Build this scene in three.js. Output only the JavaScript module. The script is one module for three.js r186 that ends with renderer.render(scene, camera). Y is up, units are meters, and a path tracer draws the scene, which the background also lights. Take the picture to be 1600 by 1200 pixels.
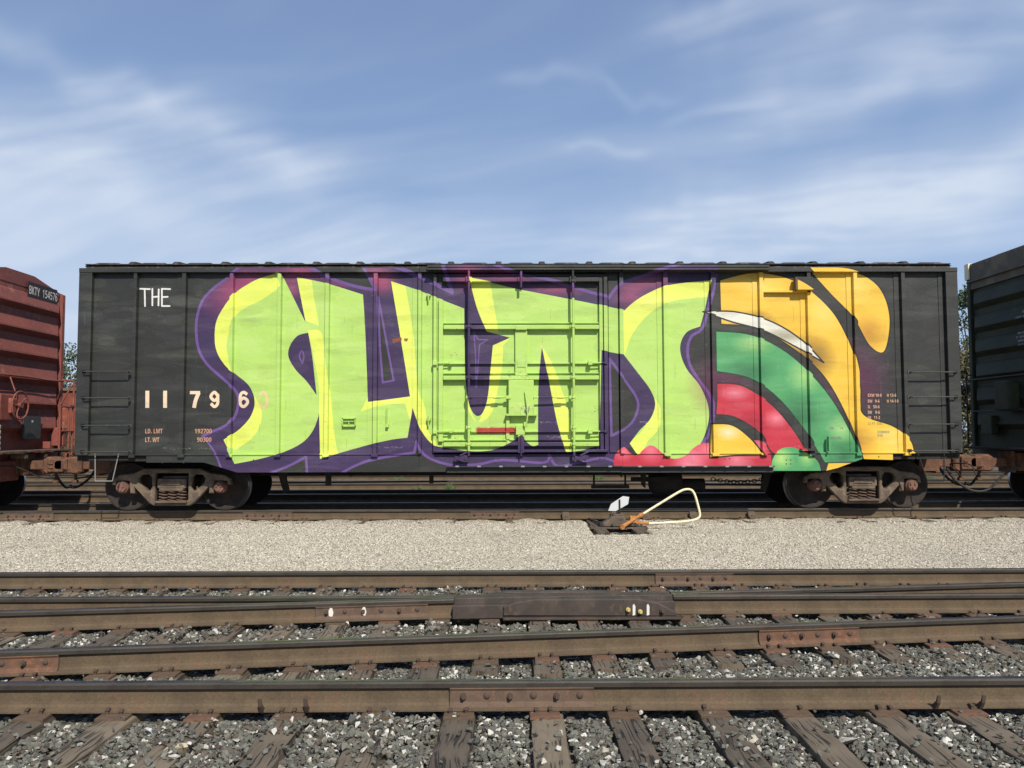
import * as THREE from 'three';
import { mergeGeometries } from 'three/addons/utils/BufferGeometryUtils.js';
import { ConvexGeometry } from 'three/addons/geometries/ConvexGeometry.js';
import { RoundedBoxGeometry } from 'three/addons/geometries/RoundedBoxGeometry.js';

// ---------------------------------------------------------------- camera, sky, sun, exposure
const scene = new THREE.Scene();
const F = 1294, PITCH = 0.0566, YAW = 0.0087, ROLL = -0.0025, EYE = 1.75;   // lens length in 1600-wide units
const camera = new THREE.PerspectiveCamera(2 * Math.atan(600 / F) * 180 / Math.PI, 4 / 3, 0.1, 6000);
camera.rotation.order = 'YXZ';
camera.rotation.set(PITCH, -YAW, ROLL);
camera.position.set(0, EYE, 0);
scene.add(camera);
const renderer = new THREE.WebGLRenderer();
renderer.toneMapping = THREE.LinearToneMapping;
renderer.toneMappingExposure = 1.15;
renderer.shadowMap.enabled = true;

const SUN = new THREE.Vector3(0.33, 1.0, 1.05).normalize();
const sun = new THREE.DirectionalLight(new THREE.Color().setRGB(1.0, 0.93, 0.82), 4.3);
sun.name = 'sun';
sun.position.copy(SUN).multiplyScalar(80).add(new THREE.Vector3(0, 0, -15));
sun.target.position.set(0, 0, -15);
sun.castShadow = true;
Object.assign(sun.shadow.camera, { left: -45, right: 45, top: 45, bottom: -45, near: 1, far: 220 });
sun.shadow.mapSize.set(4096, 4096);
scene.add(sun, sun.target);

// ---------------------------------------------------------------- random numbers and noise
function rng(seed) { let s = seed | 0; return () => { s = (s + 0x6d2b79f5) | 0; let t = Math.imul(s ^ (s >>> 15), 1 | s); t = (t + Math.imul(t ^ (t >>> 7), 61 | t)) ^ t; return ((t ^ (t >>> 14)) >>> 0) / 4294967296; }; }
const hash = (x, y, s) => { let h = Math.imul(x | 0, 374761393) + Math.imul(y | 0, 668265263) + Math.imul(s | 0, 2147483647 ^ 0x5bd1e995); h = Math.imul(h ^ (h >>> 13), 1274126177); return ((h ^ (h >>> 16)) >>> 0) / 4294967296; };
function vnoise(x, y, s = 0, px = 0, py = 0) {   // value noise, optionally periodic
  const xi = Math.floor(x), yi = Math.floor(y), fx = x - xi, fy = y - yi;
  const w = (a, p) => (p ? ((a % p) + p) % p : a);
  const a = hash(w(xi, px), w(yi, py), s), b = hash(w(xi + 1, px), w(yi, py), s), c = hash(w(xi, px), w(yi + 1, py), s), d = hash(w(xi + 1, px), w(yi + 1, py), s);
  const u = fx * fx * (3 - 2 * fx), v = fy * fy * (3 - 2 * fy);
  return a + (b - a) * u + (c - a) * v + (a - b - c + d) * u * v;
}
function fbm(x, y, s = 0, oct = 4, px = 0, py = 0) { let t = 0, a = 0.5, n = 0; for (let i = 0; i < oct; i++) { t += a * vnoise(x, y, s + i * 17, px, py); n += a; x *= 2; y *= 2; px *= 2; py *= 2; a *= 0.5; } return t / n; }
const clamp = (v, a = 0, b = 1) => Math.min(b, Math.max(a, v));
const smooth = (a, b, v) => { const t = clamp((v - a) / (b - a)); return t * t * (3 - 2 * t); };
const mix = (a, b, t) => a + (b - a) * t;

// ---------------------------------------------------------------- sky: clear blue with thin cirrus
{
  const W = 2048, H = 1024, data = new Float32Array(W * H * 4);
  const D2 = 180 / Math.PI;
  // long cirrus streaks: [azimuth0, elevation0, azimuth1, elevation1, width, strength] in degrees, azimuth 0 straight across the tracks
  const streaks = [[-34, 22.5, -24, 20.5, 0.9, 0.26], [-25, 20.6, -14, 17.2, 1.3, 0.2], [-22, 19.5, -15.5, 17.5, 1.8, 0.16], [-34, 16, -8, 12, 2.6, 0.34], [-18, 16.0, -12, 15, 0.8, 0.1],
    [10, 12.5, 34, 17, 2.0, 0.55], [14, 11.5, 28, 13.5, 1.8, 0.36], [20, 20.5, 36, 22.5, 1.8, 0.34], [22, 24, 36, 26, 2.6, 0.36], [14, 26, 26, 27.5, 1.4, 0.25], [1, 24, 11, 21.5, 0.45, 0.15], [12, 20.2, 18, 20.4, 0.35, 0.15], [5, 19.0, 9, 19.4, 0.4, 0.12],
    [60, 18, 100, 24, 3, 0.35], [-110, 25, -60, 17, 3, 0.3], [130, 30, 180, 22, 4, 0.35], [-170, 40, -120, 28, 4, 0.3]];
  for (let j = 0; j < H; j++) for (let i = 0; i < W; i++) {
    const el = ((j + 0.5) / H - 0.5) * Math.PI, th = ((i + 0.5) / W - 0.5) * 2 * Math.PI;
    const x = Math.cos(el) * Math.cos(th), y = Math.sin(el), z = Math.cos(el) * Math.sin(th);
    const az = Math.atan2(x, -z) * D2, e = el * D2;
    const stops = [[-5, 0.40, 0.52, 0.70], [4, 0.38, 0.505, 0.70], [12, 0.31, 0.435, 0.65], [19, 0.215, 0.325, 0.54], [28, 0.175, 0.265, 0.465], [50, 0.12, 0.2, 0.4], [91, 0.09, 0.16, 0.36]];
    let si = 0; while (si < 5 && e > stops[si + 1][0]) si++;
    const st = smooth(stops[si][0], stops[si + 1][0], e) * 0.5 + 0.5 * clamp((e - stops[si][0]) / (stops[si + 1][0] - stops[si][0]));
    let [r, g, b] = [1, 2, 3].map((n) => mix(stops[si][n], stops[si + 1][n], st));
    const sd = x * SUN.x + y * SUN.y + z * SUN.z, glow = Math.pow(Math.max(0, sd), 24) * 0.8 + Math.pow(Math.max(0, sd), 5) * 0.12;
    r += glow; g += glow * 0.97; b += glow * 0.9;
    // cirrus veil: noise on a high flat layer, drawn out along the wind
    const cy = Math.max(y, 0.03), X = x / (cy + 0.12), Z = z / (cy + 0.12), ca = Math.cos(0.42), sa = Math.sin(0.42);
    const U = X * ca + Z * sa, V = -X * sa + Z * ca, wv = fbm(U * 0.7 + 5, V * 0.7, 3, 3) * 2.6;
    const veil = fbm(U * 0.8 + wv + 11.3, V * 2.6 + wv * 1.4, 21, 6), fine = fbm(U * 4.0 + wv * 2, V * 18 + wv * 5, 77, 6);
    let c = smooth(0.36, 0.8, veil) * 0.24 * (0.55 + 0.6 * fine);
    // the haze bank low on the left
    c += 0.56 * smooth(4, -9, e - (17.5 - 0.30 * (az + 32))) * smooth(50, -5, Math.abs(az + 25)) * (0.55 + 0.7 * veil);
    for (const [a0, e0, a1, e1, w, s] of streaks) {
      if (az < Math.min(a0, a1) - 26 || az > Math.max(a0, a1) + 26 || Math.abs(e - (e0 + e1) / 2) > 16) continue;
      const dx = a1 - a0, dy = e1 - e0, t = clamp(((az - a0) * dx + (e - e0) * dy) / (dx * dx + dy * dy));
      const wob = (fbm(az * 0.22, e0, 5, 3) - 0.5) * 3.2, d = Math.hypot((az - a0 - dx * t) * 0.35, e - e0 - dy * t + wob) / w;
      c += s * Math.exp(-d * d) * (0.22 + 1.5 * fine * (0.35 + veil));
    }
    c = clamp(c * smooth(-1, 5, e), 0, 0.85);
    r = mix(r, 0.6, c); g = mix(g, 0.67, c); b = mix(b, 0.78, c);
    if (e < 0) { const q = smooth(0, -8, e); r = mix(r, 0.16, q); g = mix(g, 0.15, q); b = mix(b, 0.13, q); }
    const o = (j * W + i) * 4; data[o] = r; data[o + 1] = g; data[o + 2] = b; data[o + 3] = 1;
  }
  const t = new THREE.DataTexture(data, W, H, THREE.RGBAFormat, THREE.FloatType);
  t.mapping = THREE.EquirectangularReflectionMapping; t.magFilter = t.minFilter = THREE.LinearFilter; t.wrapS = THREE.RepeatWrapping; t.needsUpdate = true;
  scene.background = t; scene.environment = t;
}

// ---------------------------------------------------------------- helpers: names, things, parts
const used = new Map();
function numbered(name) { const n = used.get(name) || 0; used.set(name, n + 1); return n ? name + '_' + String(n).padStart(3, '0') : name; }
function tag(o, label, category, group, kind) { o.userData.label = label; o.userData.category = category; if (group) o.userData.group = group; if (kind) o.userData.kind = kind; return o; }
function thing(name, label, category, [x, y, z] = [0, 0, 0], turn = 0, group) {
  const o = new THREE.Group(); o.name = numbered(name); o.position.set(x, y, z); o.rotation.y = turn; scene.add(o);
  return tag(o, label, category, group);
}
function part(name, geo, mat, parent = scene) {
  const m = new THREE.Mesh(geo, mat); m.name = parent === scene ? numbered(name) : name; m.castShadow = m.receiveShadow = true; parent.add(m); return m;
}
function sub(name, parent, pos) { const g = new THREE.Group(); g.name = name; if (pos) g.position.set(...pos); parent.add(g); return g; }
const ONES = ['', 'first', 'second', 'third', 'fourth', 'fifth', 'sixth', 'seventh', 'eighth', 'ninth', 'tenth', 'eleventh', 'twelfth', 'thirteenth', 'fourteenth', 'fifteenth', 'sixteenth', 'seventeenth', 'eighteenth', 'nineteenth'];
const ordinal = (n) => (n < 20 ? ONES[n] : n % 10 ? ['', '', 'twenty', 'thirty', 'forty', 'fifty', 'sixty'][Math.floor(n / 10)] + '-' + ONES[n % 10] : ['', '', 'twentieth', 'thirtieth', 'fortieth', 'fiftieth', 'sixtieth'][n / 10]);

// ---------------------------------------------------------------- helpers: geometry (uv in metres)
function uvBox(geo) {
  const g = geo.index ? geo.toNonIndexed() : geo, p = g.attributes.position, uv = new Float32Array(p.count * 2);
  const a = new THREE.Vector3(), b = new THREE.Vector3(), c = new THREE.Vector3(), n = new THREE.Vector3();
  for (let i = 0; i < p.count; i += 3) {
    a.fromBufferAttribute(p, i); b.fromBufferAttribute(p, i + 1); c.fromBufferAttribute(p, i + 2);
    n.copy(b).sub(a).cross(c.clone().sub(a));
    const x = Math.abs(n.x), y = Math.abs(n.y), z = Math.abs(n.z);
    [a, b, c].forEach((v, k) => { uv[(i + k) * 2] = x > y && x > z ? v.z : v.x; uv[(i + k) * 2 + 1] = y >= x && y >= z ? v.z : v.y; });
  }
  g.setAttribute('uv', new THREE.BufferAttribute(uv, 2));
  for (const k of Object.keys(g.attributes)) if (!['position', 'normal', 'uv'].includes(k)) g.deleteAttribute(k);
  if (!g.attributes.normal) g.computeVertexNormals();
  return g;
}
const join = (...gs) => mergeGeometries(gs.flat().map((g) => uvBox(g)));
const box = (x0, x1, y0, y1, z0, z1) => new THREE.BoxGeometry(Math.abs(x1 - x0), Math.abs(y1 - y0), Math.abs(z1 - z0)).translate((x0 + x1) / 2, (y0 + y1) / 2, (z0 + z1) / 2);
const rbox = (x0, x1, y0, y1, z0, z1, r = 0.008) => new RoundedBoxGeometry(Math.abs(x1 - x0), Math.abs(y1 - y0), Math.abs(z1 - z0), 1, r).translate((x0 + x1) / 2, (y0 + y1) / 2, (z0 + z1) / 2);
function bar(p0, p1, r, seg = 8, r1 = r) {
  const a = new THREE.Vector3(...p0), b = new THREE.Vector3(...p1), d = b.clone().sub(a), L = d.length();
  return new THREE.CylinderGeometry(r1, r, L, seg).applyQuaternion(new THREE.Quaternion().setFromUnitVectors(new THREE.Vector3(0, 1, 0), d.normalize())).translate(...a.add(b).multiplyScalar(0.5).toArray());
}
const tube = (pts, r, n = 40, seg = 8, tension = 0.5) => new THREE.TubeGeometry(new THREE.CatmullRomCurve3(pts.map((p) => new THREE.Vector3(...p)), false, 'catmullrom', tension), n, r, seg);
function extr(pts, depth, bevel = 0, holes = []) {   // outline in x, y; thickness along z, centred on z = 0
  const s = new THREE.Shape(pts.map((p) => new THREE.Vector2(...p)));
  for (const h of holes) s.holes.push(new THREE.Path(h.map((p) => new THREE.Vector2(...p))));
  return new THREE.ExtrudeGeometry(s, { depth: depth - 2 * bevel, bevelEnabled: bevel > 0, bevelSize: bevel, bevelThickness: bevel, bevelSegments: 1, bevelOffset: -bevel, curveSegments: 8 }).translate(0, 0, -depth / 2 + bevel);
}
const hex = (x, y, z, r, t, axis = 'z') => { const g = new THREE.CylinderGeometry(r, r, t, 6); if (axis === 'z') g.rotateX(Math.PI / 2); if (axis === 'x') g.rotateZ(Math.PI / 2); return g.translate(x, y, z); };
const dome = (x, y, z, r, h) => new THREE.SphereGeometry(r, 10, 5, 0, Math.PI * 2, 0, Math.PI / 2).scale(1, h / r, 1).rotateX(Math.PI / 2).translate(x, y, z);

// ---------------------------------------------------------------- helpers: textures and materials
function dataTex(n, m, fn, srgb, repX, repY) {   // fn(u, v) gives [r, g, b] in 0..1, tiling
  const d = new Uint8Array(n * m * 4);
  for (let j = 0; j < m; j++) for (let i = 0; i < n; i++) { const c = fn(i / n, j / m), o = (j * n + i) * 4; d[o] = clamp(c[0]) * 255; d[o + 1] = clamp(c[1]) * 255; d[o + 2] = clamp(c[2]) * 255; d[o + 3] = 255; }
  const t = new THREE.DataTexture(d, n, m); t.wrapS = t.wrapT = THREE.RepeatWrapping; t.magFilter = THREE.LinearFilter; t.minFilter = THREE.LinearMipmapLinearFilter; t.generateMipmaps = true;
  if (srgb) t.colorSpace = THREE.SRGBColorSpace; t.repeat.set(repX, repY); t.needsUpdate = true; return t;
}
const lerp3 = (a, b, t) => [mix(a[0], b[0], t), mix(a[1], b[1], t), mix(a[2], b[2], t)];
const c255 = (r, g, b) => [r / 255, g / 255, b / 255];
const mats = {};
function std(color, o = {}) { return new THREE.MeshStandardMaterial({ color: new THREE.Color().setRGB(...color), roughness: 0.8, ...o }); }
// blotchy metal: colours are sRGB 0..255 triples, mixed by layered noise; size in metres of one tile
function blotch(cols, size, seed, o = {}, bump = 0.0015, stretchX = 1) {
  const map = dataTex(512, 512, (u, v) => {
    const a = fbm(u * 6, v * 6 * stretchX, seed, 6, 6, 6 * stretchX), b = fbm(u * 24, v * 24, seed + 50, 4, 24, 24), s = fbm(u * 3, v * 3, seed + 90, 3, 3, 3);
    let c = lerp3(cols[0], cols[1], smooth(0.32, 0.68, a)); if (cols[2]) c = lerp3(c, cols[2], smooth(0.55, 0.72, b) * smooth(0.4, 0.6, s)); if (cols[3]) c = lerp3(c, cols[3], smooth(0.62, 0.74, a * 0.5 + b * 0.5));
    const k = 0.92 + 0.16 * vnoise(u * 128, v * 128, seed + 7, 128, 128); return [c[0] * k, c[1] * k, c[2] * k];
  }, true, 1 / size, 1 / size);
  const bm = dataTex(256, 256, (u, v) => { const a = fbm(u * 16, v * 16, seed + 3, 5, 16, 16); return [a, a, a]; }, false, 1 / size, 1 / size);
  return new THREE.MeshStandardMaterial({ map, bumpMap: bm, bumpScale: bump, roughness: 0.85, ...o });
}
const M = mats;
M.railHead = blotch([c255(84, 78, 71), c255(72, 66, 60), c255(92, 82, 72)], 0.7, 12, { roughness: 0.46, metalness: 0.5 }, 0.0006, 0.15);
M.railRust = blotch([c255(95, 81, 62), c255(80, 67, 52), c255(100, 80, 62), c255(66, 56, 45)], 1.3, 11, { roughness: 0.9 }, 0.0012, 0.5);
M.plateRust = blotch([c255(98, 78, 61), c255(84, 69, 55), c255(108, 80, 61)], 0.5, 31, { roughness: 0.92 });
M.jointRust = blotch([c255(100, 81, 67), c255(86, 71, 59), c255(108, 82, 66)], 0.5, 41, { roughness: 0.9 });
M.redRust = blotch([c255(112, 80, 62), c255(96, 72, 57), c255(122, 84, 64)], 0.5, 47, { roughness: 0.92 });
M.steel = blotch([c255(120, 118, 116), c255(98, 95, 92), c255(134, 130, 126)], 0.6, 51, { roughness: 0.34, metalness: 0.9 }, 0.0003, 0.2);
M.manganese = blotch([c255(78, 67, 60), c255(62, 54, 49), c255(92, 76, 64)], 1.1, 53, { roughness: 0.7, metalness: 0.1 });
M.bolt = std([0.075, 0.05, 0.037], { roughness: 0.85 });
M.truckSteel = blotch([c255(108, 95, 80), c255(88, 76, 65), c255(124, 108, 92), c255(66, 56, 49)], 0.9, 61, { roughness: 0.9 });
M.wheelSteel = blotch([c255(48, 40, 36), c255(38, 32, 29), c255(62, 48, 42)], 0.8, 62, { roughness: 0.85 });
M.tread = std([0.32, 0.31, 0.3], { roughness: 0.35, metalness: 0.85 });
M.bearing = blotch([c255(118, 84, 72), c255(96, 72, 62)], 0.4, 63, { roughness: 0.85 });
M.underframe = blotch([c255(44, 40, 37), c255(34, 31, 29), c255(58, 48, 42)], 0.8, 64, { roughness: 0.9 });
M.coupler = blotch([c255(104, 72, 54), c255(84, 60, 47), c255(124, 84, 60)], 0.5, 65, { roughness: 0.92 });
M.roof = blotch([c255(62, 60, 58), c255(48, 47, 46), c255(92, 84, 78)], 1.2, 66, { roughness: 0.75 });
M.black = std([0.03, 0.031, 0.03], { roughness: 0.6 });
M.charcoal = blotch([c255(58, 60, 58), c255(52, 54, 53), c255(66, 67, 64)], 1.6, 68, { roughness: 0.62 });
M.rubber = std([0.022, 0.022, 0.022], { roughness: 0.7 });
M.galv = std([0.3, 0.3, 0.29], { roughness: 0.5, metalness: 0.5 });
M.oxide = blotch([c255(134, 73, 61), c255(120, 66, 56), c255(110, 64, 56), c255(144, 86, 72)], 2.2, 71, { roughness: 0.72 });
M.darkGreen = blotch([c255(46, 54, 31), c255(38, 44, 26), c255(52, 54, 34)], 2.2, 72, { roughness: 0.7 });
M.tanDust = blotch([c255(118, 108, 90), c255(98, 90, 76), c255(128, 116, 96)], 1.6, 73, { roughness: 0.9 });
M.white = std([0.58, 0.6, 0.6], { roughness: 0.5 });
M.cream = blotch([c255(232, 222, 186), c255(226, 216, 178), c255(206, 190, 146)], 0.5, 75, { roughness: 0.55 });
M.orangeRust = blotch([c255(186, 132, 70), c255(160, 98, 54), c255(196, 150, 92)], 0.25, 76, { roughness: 0.85 });
M.whitePaint = std([0.68, 0.66, 0.6], { roughness: 0.8 });
M.yellowPaint = std([0.5, 0.42, 0.14], { roughness: 0.7 });
M.gondola = blotch([c255(128, 70, 52), c255(112, 58, 44), c255(146, 90, 66), c255(92, 52, 42)], 1.5, 77, { roughness: 0.9 });
// weathered tie wood: grain runs along v (the tie's length)
function woodMat(a, b, crack, seed) {
  const f = (u, v) => { const w = fbm(u * 4, v * 3, seed + 5, 3, 4, 3) * 0.5; return [fbm(u * 80 + w * 12, v * 4, seed, 4, 0, 4), fbm(u * 22 + w * 6, v * 1.6 + 0.3, seed + 9, 4, 0, 0), fbm(u * 5, v * 7, seed + 13, 4, 5, 7)]; };
  const map = dataTex(512, 1024, (u, v) => { const [g, k, s] = f(u, v); let c = lerp3(a, b, smooth(0.3, 0.7, g * 0.6 + s * 0.4)); const q = smooth(0.06, 0.012, Math.abs(k - 0.5)); c = lerp3(c, crack, q * smooth(0.3, 0.55, s) * 0.9); return c.map((x) => x * (0.86 + 0.28 * g)); }, true, 1 / 0.7, 1 / 1.4);
  const bm = dataTex(512, 1024, (u, v) => { const [g, k, s] = f(u, v); const q = smooth(0.06, 0.01, Math.abs(k - 0.5)) * smooth(0.3, 0.55, s); const h = 0.55 + 0.4 * (g - 0.5) - 0.5 * q; return [h, h, h]; }, false, 1 / 0.7, 1 / 1.4);
  return new THREE.MeshStandardMaterial({ map, bumpMap: bm, bumpScale: 0.012, roughness: 0.95 });
}
M.wood = [woodMat(c255(114, 102, 85), c255(90, 80, 67), c255(36, 31, 26), 101), woodMat(c255(98, 88, 74), c255(76, 68, 58), c255(30, 26, 22), 121), woodMat(c255(126, 114, 95), c255(98, 88, 73), c255(40, 34, 28), 141)];

// ---------------------------------------------------------------- the ground
const groundY = (z) => (z > -10.24 ? -0.2 : z > -10.54 ? mix(-0.2, -0.14, (-10.24 - z) / 0.3) : z > -15.8 ? mix(-0.14, 0.0, (-10.54 - z) / 5.26) : 0.0);
{
  const zs = [400, 30, 0, -4, -7, -10.24, -10.54, -13, -15.8, -18, -22, -26, -32, -45, -80, -300, -3000], xs = [-3000, -300, -60, -25, -10, 0, 10, 25, 60, 300, 3000];
  const pos = [], uv = [], idx = [];
  zs.forEach((z) => xs.forEach((x) => { pos.push(x, groundY(z), z); uv.push(x, z); }));
  for (let j = 0; j < zs.length - 1; j++) for (let i = 0; i < xs.length - 1; i++) { const a = j * xs.length + i, b = a + 1, c = a + xs.length, d = c + 1; idx.push(a, b, c, b, d, c); }
  const g = new THREE.BufferGeometry(); g.setAttribute('position', new THREE.Float32BufferAttribute(pos, 3)); g.setAttribute('uv', new THREE.Float32BufferAttribute(uv, 2)); g.setIndex(idx); g.computeVertexNormals();
  const cell = (u, v, n, s) => { let m = 9, id = 0; const x = u * n, y = v * n; for (let j = -1; j < 2; j++) for (let i = -1; i < 2; i++) { const cx = Math.floor(x) + i, cy = Math.floor(y) + j, wx = ((cx % n) + n) % n, wy = ((cy % n) + n) % n; const d = Math.hypot(cx + hash(wx, wy, s) - x, cy + hash(wx, wy, s + 1) - y); if (d < m) { m = d; id = hash(wx, wy, s + 2); } } return [m, id]; };
  const map = dataTex(1024, 1024, (u, v) => { const [m, id] = cell(u, v, 60, 4), n = fbm(u * 5, v * 5, 8, 4, 5, 5); let c = lerp3(c255(106, 100, 89), c255(82, 76, 66), smooth(0.3, 0.7, n)); if (id > 0.9) c = lerp3(c, c255(170, 162, 146), 0.8); c = lerp3(c, c255(96, 92, 60), smooth(0.62, 0.75, fbm(u * 9, v * 9, 88, 4, 9, 9)) * 0.5); return c.map((q) => q * (0.75 + 0.4 * id) * (1 - 0.45 * smooth(0.45, 0.75, m))); }, true, 1 / 2, 1 / 2);
  const bm = dataTex(1024, 1024, (u, v) => { const [m] = cell(u, v, 60, 4), h = 1 - m; return [h, h, h]; }, false, 1 / 2, 1 / 2);
  const gr = part('ground', g, new THREE.MeshStandardMaterial({ map, bumpMap: bm, bumpScale: 0.02, roughness: 0.97 }));
  tag(gr, 'brownish stony rail yard ground running to the horizon', 'ground', null, 'structure');

  // the pale gravel walkway between the two tracks: a bumpy sheet, then its loose stones
  const R = rng(5), pos2 = [], uv2 = [], id2 = [], nx = 420, nz = 110, x0 = -15, x1 = 15, z0 = -10.16, z1 = -15.86;
  const pit = (x, z) => smooth(1.46, 1.54, x) * smooth(2.52, 2.44, x) * smooth(-14.0, -14.1, z);   // dug out for the switch timbers
  const gy = (x, z) => groundY(z) + 0.05 + 0.022 * (fbm(x * 1.3, z * 1.3, 301, 3) - 0.5) + 0.085 * smooth(-15.25, -15.72, z) * Math.max(0, fbm(x * 2.4, 3, 305, 4) - 0.32) - 0.045 * smooth(-10.39, -10.19, z) - 0.075 * pit(x, z);
  for (let j = 0; j <= nz; j++) for (let i = 0; i <= nx; i++) { const x = mix(x0, x1, i / nx), z = mix(z0, z1, j / nz); pos2.push(x, gy(x, z) + (R() - 0.5) * 0.012, z); uv2.push(x, z); }
  for (let j = 0; j < nz; j++) for (let i = 0; i < nx; i++) { const a = j * (nx + 1) + i, b = a + 1, c = a + nx + 1, d = c + 1; id2.push(a, b, c, b, d, c); }
  const g2 = new THREE.BufferGeometry(); g2.setAttribute('position', new THREE.Float32BufferAttribute(pos2, 3)); g2.setAttribute('uv', new THREE.Float32BufferAttribute(uv2, 2)); g2.setIndex(id2); g2.computeVertexNormals();
  const pm = dataTex(1024, 1024, (u, v) => { const [m, id] = cell(u, v, 50, 14); const t = fbm(u * 4, v * 4, 18, 4, 4, 4); let c = lerp3(c255(206, 197, 177), c255(190, 180, 160), t); if (id < 0.14) c = c255(128, 120, 108); return c.map((q) => q * (0.82 + 0.26 * id) * (1 - 0.4 * smooth(0.4, 0.75, m))); }, true, 1, 1);
  const pb = dataTex(1024, 1024, (u, v) => { const [m] = cell(u, v, 50, 14), h = 1 - m; return [h, h, h]; }, false, 1, 1);
  tag(part('gravel_walkway', g2, new THREE.MeshStandardMaterial({ map: pm, bumpMap: pb, bumpScale: 0.012, roughness: 0.97 })), 'pale crushed limestone walkway between the two tracks', 'gravel', null, 'structure');

  // crushed stone: a few angular shapes, many copies
  function rock(seed, n, flat) { const r = rng(seed), p = []; for (let i = 0; i < n; i++) { const a = r() * 6.283, h = r() * 2 - 1, q = Math.sqrt(1 - h * h), s = 0.75 + 0.5 * r(); p.push(new THREE.Vector3(Math.cos(a) * q * s * 1.15, h * s * flat, Math.sin(a) * q * s * 0.9)); } return uvBox(new ConvexGeometry(p)); }
  const rocks = [rock(1, 11, 0.75), rock(2, 12, 0.6), rock(3, 10, 0.8), rock(4, 13, 0.65), rock(7, 11, 0.5)];
  const stoneBump = dataTex(256, 256, (u, v) => { const a = fbm(u * 8, v * 8, 3, 5, 8, 8); return [a, a, a]; }, false, 1, 1);
  const stoneMap = dataTex(256, 256, (u, v) => { const a = 0.9 + 0.3 * (fbm(u * 6, v * 6, 33, 5, 6, 6) - 0.4); return [a, a, a]; }, true, 0.7, 0.7);
  const stoneMat = new THREE.MeshStandardMaterial({ color: 0xffffff, map: stoneMap, bumpMap: stoneBump, bumpScale: 0.003, roughness: 0.95 });
  mats.stone = stoneMat; mats.rocks = rocks; mats.gravelY = gy;
  mats.scatter = function (name, list, label, category) {   // list of [variant, x, y, z, size, r, g, b]
    const m4 = new THREE.Matrix4(), q = new THREE.Quaternion(), e = new THREE.Euler(), col = new THREE.Color(), rr = rng(77);
    const root = new THREE.Group(); root.name = numbered(name); scene.add(root); tag(root, label, category, null, 'stuff');
    rocks.forEach((geo, k) => {
      const mine = list.filter((s) => s[0] === k), im = new THREE.InstancedMesh(geo, stoneMat, mine.length);
      mine.forEach((s, i) => { e.set((rr() - 0.5) * 1.6, rr() * 6.283, (rr() - 0.5) * 1.6); q.setFromEuler(e); const f = s[4]; m4.compose(new THREE.Vector3(s[1], s[2], s[3]), q, new THREE.Vector3(f * (0.8 + 0.5 * rr()), f * (0.8 + 0.4 * rr()), f * (0.8 + 0.5 * rr()))); im.setMatrixAt(i, m4); im.setColorAt(i, col.setRGB(s[5], s[6], s[7])); });
      im.name = 'loose_stones'; im.userData.kind = 'stuff'; im.castShadow = im.receiveShadow = true; root.add(im);
    });
  };
  const list = [];
  for (let i = 0; i < 215000; i++) {
    const z = mix(-10.14, -15.95, R()), hw = Math.abs(z) * 0.64 + 1.4, x = (R() * 2 - 1) * hw;
    if (z < -15.72 + 0.22 * fbm(x * 3, 1, 44, 3) || (z > -10.27 && R() < 0.5)) continue;
    if (pit(x, z) > 0.4 && R() < 0.8) continue;
    const t = R(), k = 0.8 + 0.35 * R(), dark = t < 0.12 ? 0.45 : t < 0.2 ? 0.68 : 1 - 0.12 * smooth(0.55, 0.7, fbm(x * 0.8, z * 1.6, 66, 4)), warm = R() * 0.05;
    list.push([Math.floor(R() * 5), x, gy(x, z) + (R() - 0.45) * 0.012, z, 0.0075 + 0.0085 * R() * R() + (R() < 0.02 ? 0.008 : 0), 0.7 * k * dark, (0.655 - warm * 0.4) * k * dark, (0.56 - warm) * k * dark]);
  }
  mats.scatter('pale_gravel', list, 'loose pale limestone chips covering the walkway', 'gravel');
}

// ---------------------------------------------------------------- rails and ties
const HEAD = 0.07, RAILH = 0.185;                       // height of the nearer rail heads
const railBodyPts = [[-0.076, 0], [0.076, 0], [0.076, 0.012], [0.03, 0.026], [0.012, 0.04], [0.009, 0.06], [0.009, 0.118], [0.0145, 0.1345], [-0.0145, 0.1345], [-0.009, 0.118], [-0.009, 0.06], [-0.012, 0.04], [-0.03, 0.026], [-0.076, 0.012]];
const railHeadPts = [[-0.0146, 0.133], [0.0146, 0.133], [0.036, 0.142], [0.0375, 0.17], [0.0355, 0.178], [0.031, 0.182], [0.025, 0.1835], [-0.025, 0.1835], [-0.031, 0.182], [-0.0355, 0.178], [-0.0375, 0.17], [-0.036, 0.142]];
const railTopPts = [[-0.025, 0.1834], [0.025, 0.1834], [0.02, 0.185], [-0.02, 0.185]];
const bevelBolt = (x, y, z) => join(hex(x, y, z + 0.012, 0.021, 0.024), bar([x, y, z + 0.02], [x, y, z + 0.045], 0.012, 7));
const railSpike = uvBox(mergeGeometries([box(-0.008, 0.008, -0.02, 0.014, -0.008, 0.008), rbox(-0.014, 0.014, 0.012, 0.026, -0.026, 0.014, 0.004)].map((g) => uvBox(g))));
const boltGeo = { nut: bevelBolt(0, 0, 0), head: join(dome(0, 0, 0, 0.024, 0.016)) };
const anchorGeo = uvBox(extr([[-0.07, -0.02], [-0.03, 0.0], [0.0, 0.012], [0.035, 0.04], [0.05, 0.075], [0.058, 0.074], [0.05, 0.03], [0.02, -0.012], [-0.02, -0.034], [-0.068, -0.04]], 0.022, 0.003).rotateY(-Math.PI / 2));
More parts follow.
